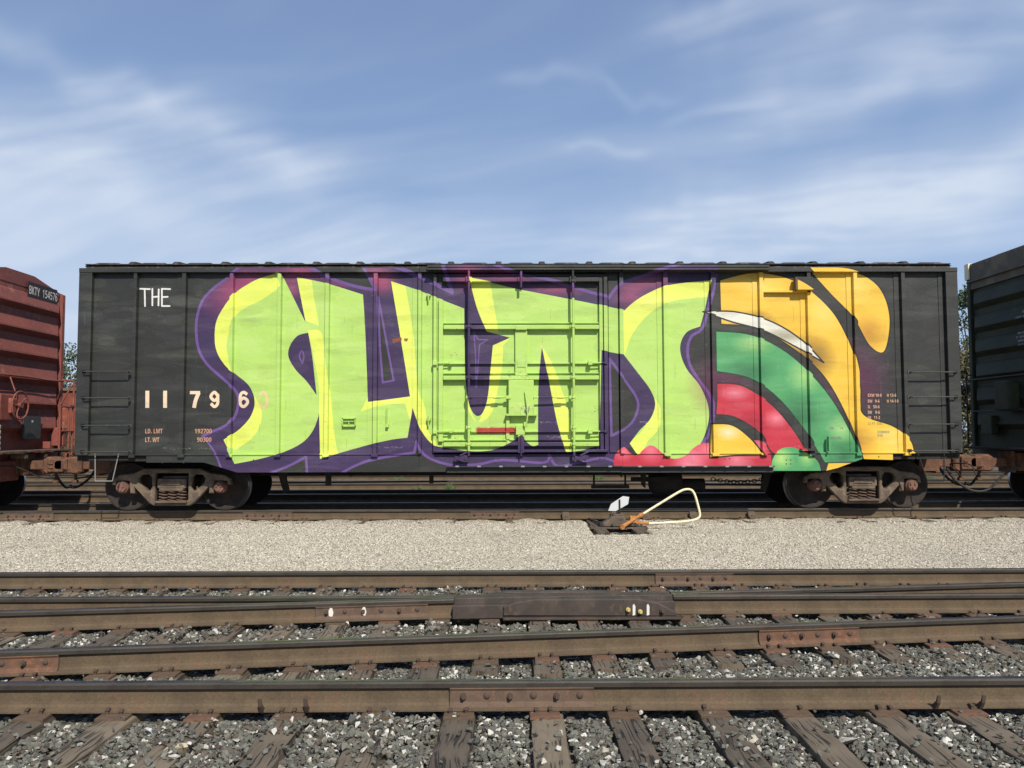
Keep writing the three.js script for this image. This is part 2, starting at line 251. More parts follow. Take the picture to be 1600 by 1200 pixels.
function rail(label, [xa, za], [xb, zb], head, o = {}) {
  const L = Math.hypot(xb - xa, zb - za), turn = -Math.atan2(zb - za, xb - xa);
  const g = thing('steel_rail', label, 'rail', [(xa + xb) / 2, head - RAILH, (za + zb) / 2], turn, o.group);
  const lay = (pts) => uvBox(extr(pts, L).rotateY(Math.PI / 2));
  part('rail_body', lay(railBodyPts), o.body || M.railRust, g); part('rail_head', lay(railHeadPts), o.head || M.railHead, g); part('running_surface', lay(railTopPts), o.top || M.steel, g);
  for (const [x, len, n, mat, side] of o.joints || []) {   // x along the rail from its middle
    const jb = part('joint_bar', join(extr([[0.012, 0.03], [0.062, 0.012], [0.064, 0.02], [0.034, 0.05], [0.03, 0.12], [0.04, 0.136], [0.038, 0.142], [0.016, 0.137]], len, 0.002).rotateY(-Math.PI / 2).scale(1, 1, 1)), mat || M.jointRust, g);
    jb.position.x = x;
    for (let k = 0; k < n; k++) { const b = part('bolt', k % 2 ? boltGeo.head : boltGeo.nut, M.bolt, jb); b.position.set((k - (n - 1) / 2) * len / (n + 0.2), 0.088, 0.031); }
  }
  for (const x of o.marks || []) part('paint_mark', uvBox(extr([[x - 0.02, 0.05], [x + 0.014, 0.045], [x + 0.024, 0.08], [x + 0.012, 0.125], [x - 0.008, 0.13], [x - 0.024, 0.1]], 0.003).translate(0, 0, 0.0365)), M.whitePaint, g);
  for (const x of o.anchors || []) { const a = part('rail_anchor', anchorGeo, M.bolt, g); a.position.set(x, 0.016, 0.062); a.scale.setScalar(1.2); }
  return g;
}
const slope = 0.12, B1z = -8.595, X0 = 0.6, ang = Math.atan(slope);
const b2z = (x) => B1z - slope * (x - X0), cz = (x) => b2z(x) + 1.52;
rail('nearest brown steel rail, bolted joint bar at its middle, shiny head', [-14, -5.71], [14, -5.71], HEAD, { joints: [[0.11, 0.97, 6]], anchors: [-1.62, -1.32, 2.88, 3.18, -4.4] });
rail('second nearest rail, slanting away to the right with red rusty joint bars', [-14, cz(-14)], [14, cz(14)], HEAD, { joints: [[2.66, 0.92, 6, M.redRust], [-3.98, 0.98, 6, M.redRust]] });
rail('slanting rail left of the dark frog, white marks on its bolts', [-14, b2z(-14)], [-0.52, b2z(-0.52)], HEAD, { joints: [[5.98, 1.1, 6]], marks: [5.58, 5.9] });
rail('straight rail left of the dark frog, behind the slanting rail', [-14, B1z], [-0.52, B1z], HEAD);
rail('straight rail leaving the right end of the dark frog', [1.72, B1z], [14, B1z], HEAD);
rail('bright headed slanting rail behind the straight one, right of the frog', [1.72, b2z(1.72)], [14, b2z(14)], HEAD);
rail('farthest rail of the turnout, along the edge of the pale gravel', [-16, -10.11], [16, -10.11], HEAD, { joints: [[2.28, 0.94, 6]] });

// the frog: wings, point and floor of dark cast steel
{
  const f = thing('track_frog', 'dark cast steel frog where two rails cross, yellow bolts at right', 'frog', [X0, HEAD - RAILH, B1z]);
  const flat = (pts, y0, y1, b = 0.006) => uvBox(extr(pts.map(([x, z]) => [x, -z]), y1 - y0, b).rotateX(-Math.PI / 2).translate(0, (y0 + y1) / 2, 0));
  part('floor', flat([[-1.12, 0.27], [-1.12, -0.1], [1.12, -0.27], [1.12, 0.1]], 0.002, 0.135), M.manganese, f);
  part('wing', join(extr([[-0.62, 0.03], [-0.62, 0.12], [-0.5, 0.16], [-0.3, 0.19], [0.72, 0.19], [0.92, 0.15], [1.1, 0.06], [1.1, 0.02]], 0.11, 0.008).translate(0, 0, 0.20), extr([[-0.62, 0.0], [1.14, 0.0], [1.14, 0.02], [-0.62, 0.02]], 0.1, 0.004).translate(0, 0, 0.27)), M.manganese, f);
  part('wing', join(extr([[-1.1, 0.02], [-1.1, 0.06], [-0.8, 0.15], [-0.6, 0.19], [0.4, 0.19], [0.8, 0.16], [1.1, 0.06], [1.1, 0.02]], 0.11, 0.008).translate(0, 0, -0.19)), M.manganese, f);
  part('point', flat([[-1.11, 0.17], [-1.11, -0.035], [0, -0.07], [1.11, -0.17], [1.11, 0.035], [0, 0.07]], 0.02, 0.187), M.manganese, f);
  for (const [x, y, m] of [[0.62, 0.09, M.yellowPaint], [0.74, 0.07, M.yellowPaint], [0.96, 0.075, M.bolt]]) { const b = part('bolt', boltGeo.nut, m, f); b.position.set(x, y, 0.256); b.scale.setScalar(1.15); }
  for (const x of [0.68, 0.82]) part('paint_mark', uvBox(extr([[x - 0.014, 0.03], [x + 0.012, 0.035], [x + 0.014, 0.12], [x, 0.145], [x - 0.012, 0.13]], 0.003).translate(0, 0, 0.2575)), M.whitePaint, f);
}

const tieGeo = {};
function tieGeometry(L, seed) {
  const w = 0.225, h = 0.17, g = new THREE.BoxGeometry(w, h, L, 6, 3, Math.round(L * 14)), p = g.attributes.position, r = rng(seed);
  for (let i = 0; i < p.count; i++) {
    let x = p.getX(i), y = p.getY(i), z = p.getZ(i);
    const edge = Math.abs(x) > w / 2 - 0.001 && y > h / 2 - 0.001, n = fbm(z * 7 + seed * 3, x * 20 + y * 9, seed, 3) - 0.5, n2 = fbm(z * 2.5, seed, seed + 4, 2) - 0.5;
    if (edge) { x *= 0.955 - 0.06 * Math.abs(n); y -= 0.012 + 0.03 * Math.max(0, n); }
    if (y > 0.05) y += n * 0.012 - (Math.abs(x) < 0.02 ? 0.004 : 0);
    x += n2 * 0.02 + n * 0.008; if (Math.abs(z) > L / 2 - 0.01) { z += n * 0.05; }
    p.setXYZ(i, x, y, z);
  }
  g.computeVertexNormals();
  const q = g.toNonIndexed(), P = q.attributes.position, N = q.attributes.normal, uv = q.attributes.uv;
  const off = r() * 3; for (let i = 0; i < P.count; i++) { const ax = Math.abs(N.getX(i)) > 0.7; uv.setXY(i, (ax ? P.getY(i) + 0.4 : P.getX(i)) + off, P.getZ(i) + off * 2); if (Math.abs(N.getZ(i)) > 0.8) uv.setXY(i, P.getX(i) + off, P.getY(i) * 0.6); }
  return q;
}
const plateGeo = uvBox(extr([[-0.1, -0.01], [0.1, -0.01], [0.1, 0.008], [0.092, 0.012], [-0.092, 0.012], [-0.1, 0.008]], 0.36, 0.002));
const tieSpots = [];   // [x, zNear, zFar] of every tie, for the ballast
function tie(label, group, x, zn, zf, top, rails, seed, turn = 0) {
  const r = rng(seed), L = zn - zf, key = Math.round(L * 2) / 2 + ':' + (seed % 4);
  tieGeo[key] ||= tieGeometry(Math.round(L * 2) / 2, 200 + (seed % 4) * 7 + Math.round(L));
  const g = thing('railroad_tie', label, 'tie', [x, top - 0.085, (zn + zf) / 2], turn, group);
  const t = part('timber', tieGeo[key], M.wood[Math.floor(r() * 3)], g); t.scale.z = L / (Math.round(L * 2) / 2); if (r() < 0.5) t.rotation.y = Math.PI;
  for (const rz of rails) {
    const pl = part('tie_plate', plateGeo, r() < 0.3 ? M.redRust : M.plateRust, g); pl.position.set((r() - 0.5) * 0.03, 0.085 + 0.003, rz - (zn + zf) / 2 + (r() - 0.5) * 0.02); pl.rotation.y = -turn;
    for (const [sx, sz] of [[0.045, 0.092], [-0.05, 0.09]]) if (r() < 0.85) { const s = part('spike', railSpike, M.bolt, pl); s.position.set(sx + (r() - 0.5) * 0.02, 0.012 + r() * 0.012, sz); s.rotation.y = (r() - 0.5) * 0.3; }
  }
  tieSpots.push([x, zn, zf, turn]);
}
{
  let n = 0;
  for (let k = -8; k <= 8; k++) { const x = 0.25 + k * 0.565, r = rng(900 + k), vis = k >= -7 && k <= 6; tie(vis ? `${ordinal(++n)} wooden tie from the left under the nearest rail` : k < 0 ? 'wooden tie cut off by the left edge, under the nearest rail' : k === 7 ? 'wooden tie at the right edge under the nearest rail' : 'wooden tie past the right edge under the nearest rail', 'ties of the nearest track', x + (r() - 0.5) * 0.05, -3.62 + r() * 0.1, -6.22 + r() * 0.12, -0.128 - r() * 0.01, [-5.71, -4.2], 40 + k + 8, (r() - 0.5) * 0.03); }
  n = 0;
  for (let k = -13; k <= 13; k++) {
    const x = 0.33 + k * 0.495, r = rng(700 + k), zC = cz(x), zn = Math.min(zC + 0.5 - r() * 0.15, -6.22), rails = [-10.11, zC]; if (Math.abs(x - X0) > 1.35) rails.push(B1z, b2z(x)); else rails.push(B1z + 0.12);
    if (Math.abs(b2z(x) - B1z) < 0.36 && rails.length > 3) rails.splice(2, 2, (b2z(x) + B1z) / 2 + (x > X0 ? 0.06 : 0.06));
    tie(`${ordinal(++n)} long wooden tie from the left under the turnout rails`, 'long ties of the turnout', x, zn, -10.64 + r() * 0.2, -0.129 - r() * 0.008, rails, 80 + k + 13, (r() - 0.5) * 0.02);
  }
}
// crushed grey stone around the nearer ties
{
  const R = rng(19), list = [], zr = (x) => [-5.71, -10.11, B1z, b2z(x), cz(x)];
  const push = (x, y, z, s) => {
    const patch = fbm(x * 1.1, z * 1.1, 61, 3), t = R(), k = 0.72 + 0.5 * R(); let c = [0.165, 0.165, 0.133];
    if (t < 0.085 + 0.11 * smooth(0.5, 0.7, patch) + 0.1 * smooth(-6.4, -6.0, -Math.abs(z + 6.2) - 6.1) * (x > 1 ? 1 : 0.3)) c = [0.64, 0.61, 0.54]; else if (t < 0.2) c = [0.25, 0.23, 0.19]; else if (t < 0.32) c = [0.12, 0.095, 0.075]; else if (t < 0.5) c = [0.125, 0.125, 0.108];
    list.push([Math.floor(R() * 5), x, y, z, s, c[0] * k, c[1] * k, c[2] * k]);
  };
  for (let i = 0; i < 230000; i++) {
    const z = mix(-10.24, -3.5, R()), hw = Math.abs(z) * 0.64 + 1.3, x = (R() * 2 - 1) * 7.8; if (Math.abs(x) > hw) continue;
    if (zr(x).some((q) => Math.abs(z - q) < 0.095)) continue;
    if (Math.abs(x - X0) < 1.3 && Math.abs(z - B1z) < 0.34) continue;
    let y = -0.168 + 0.05 * (fbm(x * 1.7, z * 1.7, 71, 3) - 0.45) + (R() - 0.5) * 0.024, on = false;
    for (const [tx, zn, zf, tu] of tieSpots) if (z < zn + 0.01 && z > zf - 0.01 && Math.abs(x - tx - (z - (zn + zf) / 2) * Math.sin(tu)) < 0.135) { on = true; break; }
    const s = 0.0105 + 0.0145 * Math.pow(R(), 1.5) + (R() < 0.012 ? 0.016 : 0);
    if (on) { if (R() < 0.972 - 0.42 * smooth(0.58, 0.72, fbm(x * 1.5, z * 1.5, 91, 3))) continue; y = -0.122 + s * 0.3; }
    push(x, y, z, s);
  }
  mats.scatter('track_ballast', list, 'grey crushed stone ballast filling the nearer tracks', 'ballast');
  // a few large pale stones that stand out
  for (const [label, x, z, s, sy, c, k] of [['largest tan stone, lying in the ballast at lower left', -1.95, -5.08, 0.075, 0.045, [0.5, 0.44, 0.3], 1], ['smaller white stone just below the large tan stone', -1.93, -4.94, 0.036, 0.025, [0.58, 0.56, 0.5], 0], ['white flat stone between the second and nearest rails, left of centre', -1.28, -6.24, 0.05, 0.034, [0.62, 0.6, 0.54], 3],
    ['big cream stone between two ties at lower right', 2.08, -5.14, 0.078, 0.05, [0.54, 0.5, 0.41], 2], ['tan flat stone lying on a tie right of centre', 1.5, -5.18, 0.07, 0.032, [0.5, 0.45, 0.36], 3], ['cream stone near the bottom edge just right of centre', 0.58, -4.98, 0.05, 0.036, [0.54, 0.48, 0.36], 0], ['white stone below the second tie plate at left', -2.25, -5.37, 0.042, 0.03, [0.62, 0.6, 0.56], 1]]) {
    const m = part('large_stone', mats.rocks[k], new THREE.MeshStandardMaterial({ color: new THREE.Color().setRGB(...c), map: mats.stone.map, bumpMap: mats.stone.bumpMap, bumpScale: 0.004, roughness: 0.95 }));
    m.position.set(x, -0.135, z); m.scale.set(s, sy, s * 0.8); m.rotation.y = x * 3; tag(m, label, 'stone', 'large pale stones in the ballast');
  }
}

// the freight track and the yard tracks behind it
const TZ = -16.8, TOP = 0.25;
rail('brown rail below the painted boxcar, along the pale gravel edge', [-24, TZ + 0.755], [24, TZ + 0.755], TOP, { joints: [[-4.55, 0.95, 6], [-9.1, 0.95, 6], [-0.2, 0.95, 6]], body: M.railRust });
rail('far rail of the freight track, in shadow under the cars', [-24, TZ - 0.755], [24, TZ - 0.755], TOP);
[[-20.7, 'first rail behind the painted boxcar, counting away from it'], [-22.2, 'second rail behind the painted boxcar, counting away from it'], [-24.9, 'third rail behind the painted boxcar, counting away from it'], [-26.4, 'fourth rail behind the painted boxcar, counting away from it'], [-29.4, 'fifth rail behind the painted boxcar, counting away from it'], [-30.9, 'sixth rail behind the painted boxcar, counting away from it']].forEach(([z, l]) => rail(l, [-40, z], [40, z], 0.2, { group: 'rails of the yard tracks behind' }));
{
  let n = 0; const R = rng(61);
  for (let k = -20; k <= 20; k++) { const x = 0.1 + k * 0.56; if (k > 1 && k < 5) { n++; continue; } tie(`${ordinal(++n)} tie from the left under the boxcar, half buried in pale gravel`, 'ties of the freight track', x + (R() - 0.5) * 0.04, -15.48 + R() * 0.08, -18.1, TOP - RAILH - 0.012, [TZ + 0.755], 130 + k + 20, (R() - 0.5) * 0.03); }
}

// ---------------------------------------------------------------- the painted boxcar
// S: a point of the scale drawing of the car's side (drawing units) in metres on the car, [x from its middle, y above the rail head]
const CX = 0.25, SIDE = 1.6;
const sEuler = new THREE.Euler(PITCH, -YAW, ROLL, 'YXZ');
function S(dx, dy, zl = SIDE) {
  const v = new THREE.Vector3((dx - 800) / F, (600 - dy) / F, -1).applyEuler(sEuler), t = (-TZ - zl) / -v.z;
  return [v.x * t - CX, EYE + v.y * t - TOP];
}
const ART = { y0: 0.62, y1: 4.72, zones: [[-8.25, -1.62, 2048], [-1.95, 2.2, 1280], [1.75, 8.25, 2048]] };
// measured picture tones to paint albedo
const lin = (c) => { c /= 255; return c <= 0.04045 ? c / 12.92 : Math.pow((c + 0.055) / 1.055, 2.4); };
const toS = (c) => { c = clamp(c); return Math.round(255 * (c <= 0.0031308 ? c * 12.92 : 1.055 * Math.pow(c, 1 / 2.4) - 0.055)); };
const KPAINT = 1.32;
const ink = (r, g, b, a = 1) => `rgba(${toS(lin(r) / KPAINT)},${toS(lin(g) / KPAINT)},${toS(lin(b) / KPAINT)},${a})`;
const C = { black: ink(41, 42, 40), green: ink(189, 227, 113), yellow: ink(236, 250, 106), purple: ink(59, 41, 84), lilac: ink(108, 78, 148), pink: ink(205, 84, 124), cream: ink(246, 222, 188), amber: ink(250, 202, 62), teal: ink(82, 168, 104), mint: ink(158, 216, 122), red: ink(204, 46, 66), rose: ink(238, 120, 136), white: ink(240, 240, 236) };
function artTexture([x0, x1, W]) {
  const H = Math.round(W * (ART.y1 - ART.y0) / (x1 - x0)), cv = document.createElement('canvas'); cv.width = W; cv.height = H;
  const c = cv.getContext('2d'), k = W / (x1 - x0), R = rng(404);
  c.setTransform(k, 0, 0, -k, -x0 * k, ART.y1 * k); c.lineJoin = 'round'; c.lineCap = 'round';
  const u = 0.01175;   // one drawing unit in metres
  // a closed outline through drawing points; a third entry marks a sharp corner
  function path(pts, open) {
    const P = pts.map((p) => [...S(p[0], p[1]), p[2]]), n = P.length;
    c.beginPath(); c.moveTo(P[0][0], P[0][1]);
    for (let i = 0; i < (open ? n - 1 : n); i++) {
      const a = P[i], b = P[(i + 1) % n], z = a[2] ? a : P[(i + n - 1) % n], d = b[2] ? b : P[(i + 2) % n];
      const e0 = open && i === 0 ? a : z, e1 = open && i === n - 2 ? b : d;
      c.bezierCurveTo(a[0] + (b[0] - e0[0]) / 6, a[1] + (b[1] - e0[1]) / 6, b[0] - (e1[0] - a[0]) / 6, b[1] - (e1[1] - a[1]) / 6, b[0], b[1]);
    }
    if (!open) c.closePath();
  }
  const fill = (pts, col) => { path(pts); c.fillStyle = col; c.fill(); };
  const line = (pts, col, w, open = true) => { path(pts, open); c.strokeStyle = col; c.lineWidth = w * u; c.stroke(); };
  const soft = (x, y, r, col, ry = r) => { const [X, Y] = S(x, y); c.save(); c.translate(X, Y); c.scale(1, ry / r); const g = c.createRadialGradient(0, 0, 0, 0, 0, r * u); g.addColorStop(0, col); g.addColorStop(1, col.replace(/[\d.]+\)$/, '0)')); c.fillStyle = g; c.fillRect(-r * u, -r * u, 2 * r * u, 2 * r * u); c.restore(); };
  const text = (s, x, y, h, col, font = 'bold sans-serif', sx = 1) => { const [X, Y] = S(x, y); c.save(); c.translate(X, Y); c.scale(0.01 * sx, -0.01); c.font = font.replace('sans-serif', `${h * u * 100}px sans-serif`).replace('serif ', 'serif '); c.fillStyle = col; c.fillText(s, 0, 0); c.restore(); };
  c.fillStyle = C.black; c.fillRect(x0, ART.y0, x1 - x0, ART.y1 - ART.y0);
  // weathering of the old black paint: rolled patches, chalky streaks, dust
  for (let i = 0; i < 420; i++) { const X = -8.2 + 16.4 * R(), Y = 0.7 + 3.9 * R(), w = 0.15 + R() * 0.7, h = 0.04 + R() * 0.22, a = 0.05 + 0.1 * R(); c.fillStyle = R() < 0.55 ? ink(84, 86, 82, a) : ink(40, 42, 41, a * 1.4); c.beginPath(); c.ellipse(X, Y, w, h, (R() - 0.5) * 0.25, 0, 7); c.fill(); }
  for (let i = 0; i < 260; i++) { const X = -8.2 + 16.4 * R(), Y = 0.7 + 3.9 * R(); c.fillStyle = ink(104, 102, 94, 0.05 + 0.07 * R()); c.fillRect(X, Y, 0.004 + R() * 0.012, 0.1 + R() * 0.6); }
  // purple body of the lettering
  const outer = [[382, 408, 1], [362, 427], [330, 450], [312, 472], [304, 505], [307, 542], [320, 567], [347, 592], [362, 605], [370, 622], [366, 647], [353, 663], [325, 676], [314, 681, 1], [325, 697], [337, 716], [347, 745, 1], [964, 745, 1], [964, 700, 1], [1097, 695], [1109, 678], [1115, 648], [1112, 620], [1095, 595], [1080, 570], [1076, 545], [1082, 525], [1100, 510, 1], [1107, 480], [1122, 430, 1], [1116, 408, 1], [1060, 414], [1015, 427], [972, 442], [952, 464, 1], [870, 440], [800, 425], [760, 408, 1], [690, 408, 1], [706, 456, 1], [652, 430], [594, 408, 1], [563, 408, 1], [586, 452, 1], [550, 445], [507, 430], [470, 408, 1]];
  fill(outer, C.purple);
  for (const [x, y, r, ry] of [[360, 462, 60, 50], [392, 440, 62, 30], [470, 424, 60, 22], [455, 450, 22, 26], [585, 432, 32, 30], [600, 440, 30, 26], [730, 428, 36, 36], [795, 432, 60, 16], [985, 462, 36, 26], [1010, 440, 60, 22], [545, 440, 50, 12], [870, 452, 60, 12]]) { path(outer); c.save(); c.clip(); soft(x, y, r, ink(206, 84, 122, 0.62), ry); c.restore(); }
  line([[388, 408], [362, 427], [330, 450], [312, 472], [304, 505], [307, 542], [320, 567], [347, 592], [362, 605], [370, 622], [366, 647], [353, 663], [325, 676], [314, 681]], C.lilac, 4.2);
  line([[316, 682], [327, 698], [338, 716], [348, 745]], C.lilac, 3);
  line([[470, 408], [507, 430], [550, 445], [586, 452, 1], [563, 408]], C.lilac, 5); line([[594, 408], [652, 430], [706, 456, 1], [690, 408]], C.lilac, 6);
  line([[758, 408], [800, 425], [870, 440], [952, 464, 1], [972, 442], [1015, 427], [1060, 414]], C.lilac, 5);
  line([[1122, 428], [1112, 465], [1100, 510], [1082, 525], [1076, 545], [1080, 570], [1095, 595], [1112, 620], [1115, 648], [1109, 678], [1097, 695]], C.lilac, 4.5);
  fill([[414, 745, 1], [450, 728], [477, 714, 1], [480, 745, 1]], C.black); line([[414, 742], [450, 728], [477, 714, 1], [479, 742]], C.lilac, 4);
  fill([[526, 745, 1], [556, 727], [587, 717], [647, 707, 1], [650, 692, 1], [664, 712], [700, 727], [708, 745, 1]], C.black); line([[528, 742], [556, 727], [587, 717], [647, 707, 1], [650, 690, 1], [664, 712], [700, 726], [745, 726], [785, 719], [850, 723], [858, 708, 1], [870, 728], [900, 724], [940, 716], [962, 722]], C.lilac, 4);
  // green letters
  const SL = [[433, 425, 1], [412, 431], [390, 440], [362, 460], [337, 497], [333, 530], [338, 553], [351, 572], [367, 585], [385, 600], [394, 617], [395, 635], [387, 654], [370, 672], [347, 687, 1], [365, 725, 1], [405, 717], [440, 707], [470, 692], [487, 673], [496, 650], [497, 640, 1], [499, 717, 1], [550, 702], [587, 692], [617, 686], [636, 684, 1], [644, 637, 1], [652, 660], [662, 680], [675, 694], [690, 699], [735, 705], [765, 704], [782, 699], [800, 690], [815, 680], [822, 690], [832, 697], [841, 695, 1], [841, 640, 1], [842, 595], [847, 541, 1], [857, 590], [871, 660], [884, 706, 1], [900, 705], [917, 702], [937, 696, 1], [940, 547, 1], [976, 554, 1], [1000, 585], [1018, 610], [1025, 632], [1017, 655], [1000, 673], [985, 693, 1], [997, 711, 1], [1030, 706], [1047, 717], [1065, 716], [1083, 709], [1100, 687], [1109, 655], [1107, 630], [1095, 602], [1076, 578], [1066, 556], [1065, 536], [1075, 518], [1096, 509, 1], [1104, 478], [1112, 437, 1], [1077, 440], [1040, 446], [1010, 459], [990, 472], [977, 484, 1], [935, 475], [890, 466], [812, 451], [765, 440], [733, 434, 1], [745, 480], [760, 517, 1], [797, 527, 1], [770, 539, 1], [766, 580], [762, 620], [755, 643], [746, 650], [737, 642], [732, 625], [727, 590], [725, 481, 1], [694, 469], [652, 452], [610, 438, 1], [625, 527], [640, 619, 1], [580, 627], [574, 627, 1], [569, 505], [566, 459, 1], [507, 441], [462, 432, 1], [476, 503, 1], [439, 428, 1]];
  fill(SL, C.green);
  path(SL); c.save(); c.clip();
  fill([[428, 418, 1], [380, 430], [345, 470], [325, 530], [345, 580], [364, 588, 1], [357, 565], [352, 542], [356, 518], [366, 492], [385, 478], [407, 467], [438, 446, 1]], C.yellow);
  fill([[396, 618, 1], [406, 640], [405, 662], [392, 684], [366, 703, 1], [340, 690, 1], [372, 668], [390, 645]], C.yellow);
  fill([[458, 428, 1], [485, 434, 1], [491, 475], [497, 508, 1], [476, 500, 1]], C.yellow);
  fill([[479, 515, 1], [500, 518], [507, 555], [515, 617], [520, 670], [527, 712, 1], [490, 722, 1], [497, 612]], C.yellow);
  fill([[562, 643, 1], [573, 622, 1], [645, 612, 1], [646, 630, 1], [600, 632]], C.yellow);
  fill([[606, 434, 1], [632, 442, 1], [645, 520], [652, 600], [664, 640], [668, 672], [690, 702, 1], [660, 700, 1], [630, 620]], C.yellow);
  fill([[728, 430, 1], [766, 440, 1], [779, 520, 1], [752, 517, 1]], C.yellow); fill([[766, 540, 1], [798, 526, 1], [786, 540, 1], [785, 567], [776, 617], [765, 650], [746, 659], [733, 643], [730, 618, 1], [740, 652], [752, 648]], C.yellow);
  fill([[845, 538, 1], [862, 565], [880, 615], [890, 650], [892, 710, 1], [880, 710, 1]], C.yellow);
  fill([[977, 556, 1], [974, 480, 1], [1010, 455], [1060, 436], [1116, 432, 1], [1106, 463, 1], [1050, 470], [1015, 490], [990, 520], [980, 545]], C.yellow);
  fill([[1025, 622, 1], [1034, 642], [1030, 670], [1012, 692], [1004, 716, 1], [980, 694, 1], [1008, 668]], C.yellow);
  c.restore();
  // counters and cores
  fill([[480, 519, 1], [463, 524], [451, 540], [449, 557], [460, 577], [477, 595], [493, 617, 1], [486, 555]], C.purple); line([[470, 547], [466, 556], [471, 567, 1], [473, 556]], C.lilac, 2.2, false);
  fill([[590, 463, 1], [614, 594, 1], [597, 597, 1], [592, 530]], C.black); line([[590, 463, 1], [614, 594, 1], [597, 597, 1], [592, 530]], C.lilac, 3.2, false);
  line([[740, 518], [747, 530, 1], [762, 530, 1], [749, 538, 1], [744, 605], [743, 560], [740, 518]], C.lilac, 1.8);
  fill([[953, 560, 1], [976, 592], [996, 622], [997, 642], [985, 664], [956, 681, 1]], C.black); line([[953, 560, 1], [976, 592], [996, 622], [997, 642], [985, 664], [956, 681, 1]], C.lilac, 4, false);
  line([[652, 430], [705, 456]], C.lilac, 3);
  // red wave along the foot of the last letter
  const goo = [[961, 746, 1], [960, 717], [968, 703], [977, 699], [987, 709], [997, 711], [1007, 702], [1017, 696], [1027, 700], [1040, 712], [1055, 717], [1072, 712], [1090, 697], [1107, 692], [1122, 700], [1135, 711], [1152, 705], [1168, 693], [1183, 688], [1197, 693], [1206, 712], [1206, 746, 1]];
  fill(goo, C.red); path(goo); c.save(); c.clip(); for (const [x, y, r] of [[975, 706, 18], [1018, 704, 24], [1085, 715, 34], [1108, 702, 18], [1152, 718, 30], [1182, 698, 22], [1075, 726, 30]]) soft(x, y, r, ink(246, 140, 160, 0.85)); c.restore();
  // the right end: abstract airbrushed colour shapes in yellow, green and red
  soft(1130, 600, 60, ink(150, 30, 100, 0.5)); soft(1335, 590, 70, ink(150, 30, 110, 0.55));
  const airbrush = (pts, col, glows, edge) => { fill(pts, col); path(pts); c.save(); c.clip(); for (const [x, y, r, g, ry] of glows) soft(x, y, r, g, ry); c.restore(); if (edge) line(pts, edge, 2.4, false); };
  const pale = ink(255, 226, 122, 0.8), brown = ink(96, 66, 34, 0.8), leaf = ink(186, 228, 140, 0.85), deep = ink(34, 96, 62, 0.75), dk = ink(36, 34, 30);
  // loose diagonal swooshes, no figure
  airbrush([[1126, 436, 1], [1186, 424], [1250, 440], [1304, 486], [1336, 548], [1348, 604], [1352, 646], [1400, 666], [1428, 690], [1434, 724, 1], [1352, 724, 1], [1330, 660], [1290, 588], [1236, 540], [1180, 512], [1128, 506, 1]], C.amber, [[1180, 505, 40, brown, 24], [1270, 560, 44, brown], [1340, 690, 36, ink(170, 112, 40, 0.6)], [1190, 446, 44, pale, 22], [1290, 490, 40, pale], [1400, 690, 30, pale]], dk);
  airbrush([[1262, 416, 1], [1330, 420], [1376, 446], [1394, 494], [1386, 548], [1362, 540], [1336, 496], [1300, 458]], C.amber, [[1360, 520, 34, ink(190, 128, 44, 0.7)], [1340, 446, 34, pale]], dk);
  airbrush([[1120, 516, 1], [1176, 522], [1230, 548], [1280, 594], [1316, 644], [1344, 700], [1352, 722, 1], [1290, 724, 1], [1262, 676], [1222, 626], [1176, 592], [1120, 580, 1]], C.teal, [[1170, 582, 50, deep, 26], [1250, 650, 44, deep], [1320, 716, 34, deep], [1180, 536, 40, leaf, 20], [1260, 586, 34, leaf], [1318, 670, 26, leaf]], ink(28, 52, 38));
  airbrush([[1122, 598, 1], [1162, 602], [1206, 630], [1240, 668], [1262, 704], [1268, 724, 1], [1214, 712], [1188, 676], [1150, 652], [1118, 648, 1]], C.red, [[1150, 614, 30, ink(250, 150, 164, 0.95), 14], [1216, 654, 26, ink(250, 150, 164, 0.9), 18], [1180, 668, 30, ink(150, 20, 44, 0.6)]], dk);
  airbrush([[1112, 662, 1], [1146, 664], [1176, 686], [1196, 712, 1], [1150, 712], [1110, 716, 1]], C.amber, [[1140, 676, 26, ink(255, 246, 220, 0.9), 14]], dk);
  airbrush([[1100, 486, 1], [1150, 486], [1204, 500], [1252, 528], [1290, 566, 1], [1244, 540], [1196, 516], [1146, 502]], ink(238, 236, 222), [[1230, 524, 40, ink(150, 142, 112, 0.7), 14]], dk);
  airbrush([[1207, 746, 1], [1208, 720], [1220, 703], [1240, 699], [1262, 708], [1280, 722], [1286, 746, 1]], C.teal, [[1222, 716, 22, ink(206, 240, 130, 0.9)], [1262, 716, 16, ink(184, 232, 130, 0.8)]]);
  airbrush([[1290, 746, 1], [1296, 724, 1], [1434, 722, 1], [1434, 746, 1]], C.amber, [[1340, 730, 30, ink(228, 168, 54, 0.6)]]);
  // hand-brushed word and stencilled lettering
  const W_ = C.white;
  for (const s of [[[216, 450], [231, 450.5]], [[223, 451], [223.5, 477]], [[235, 450], [235, 476]], [[245, 451], [244.5, 476]], [[235, 463], [245, 462]], [[250, 450], [250, 476]], [[250, 450], [263, 450.5]], [[250, 463], [259, 462.5]], [[250, 477], [262, 477]]]) line(s, W_, 2.6);
  const num = (s, x, y, col) => text(s, x, y, 38, col, 'bold sans-serif', 0.82);
  const nb = (pts, w = 6.2) => line(pts, C.cream, w);
  c.lineCap = 'butt';
  nb([[227, 610], [227, 637]]); nb([[255, 610], [255, 637]]); nb([[294, 613], [310, 613]], 5); nb([[308, 613], [303, 625], [300.5, 637]], 6);
  nb([[337, 617], [332.5, 612.5], [327.5, 617], [327.5, 621], [332.5, 625.5], [337.5, 621], [337.5, 617], [337.5, 630], [332.5, 635], [327, 630]], 4.8); nb([[384, 616], [378.5, 612.5], [373.5, 617], [373.5, 631], [378.5, 635], [384, 630], [384, 625], [378.5, 621.5], [373.5, 625]], 4.8);
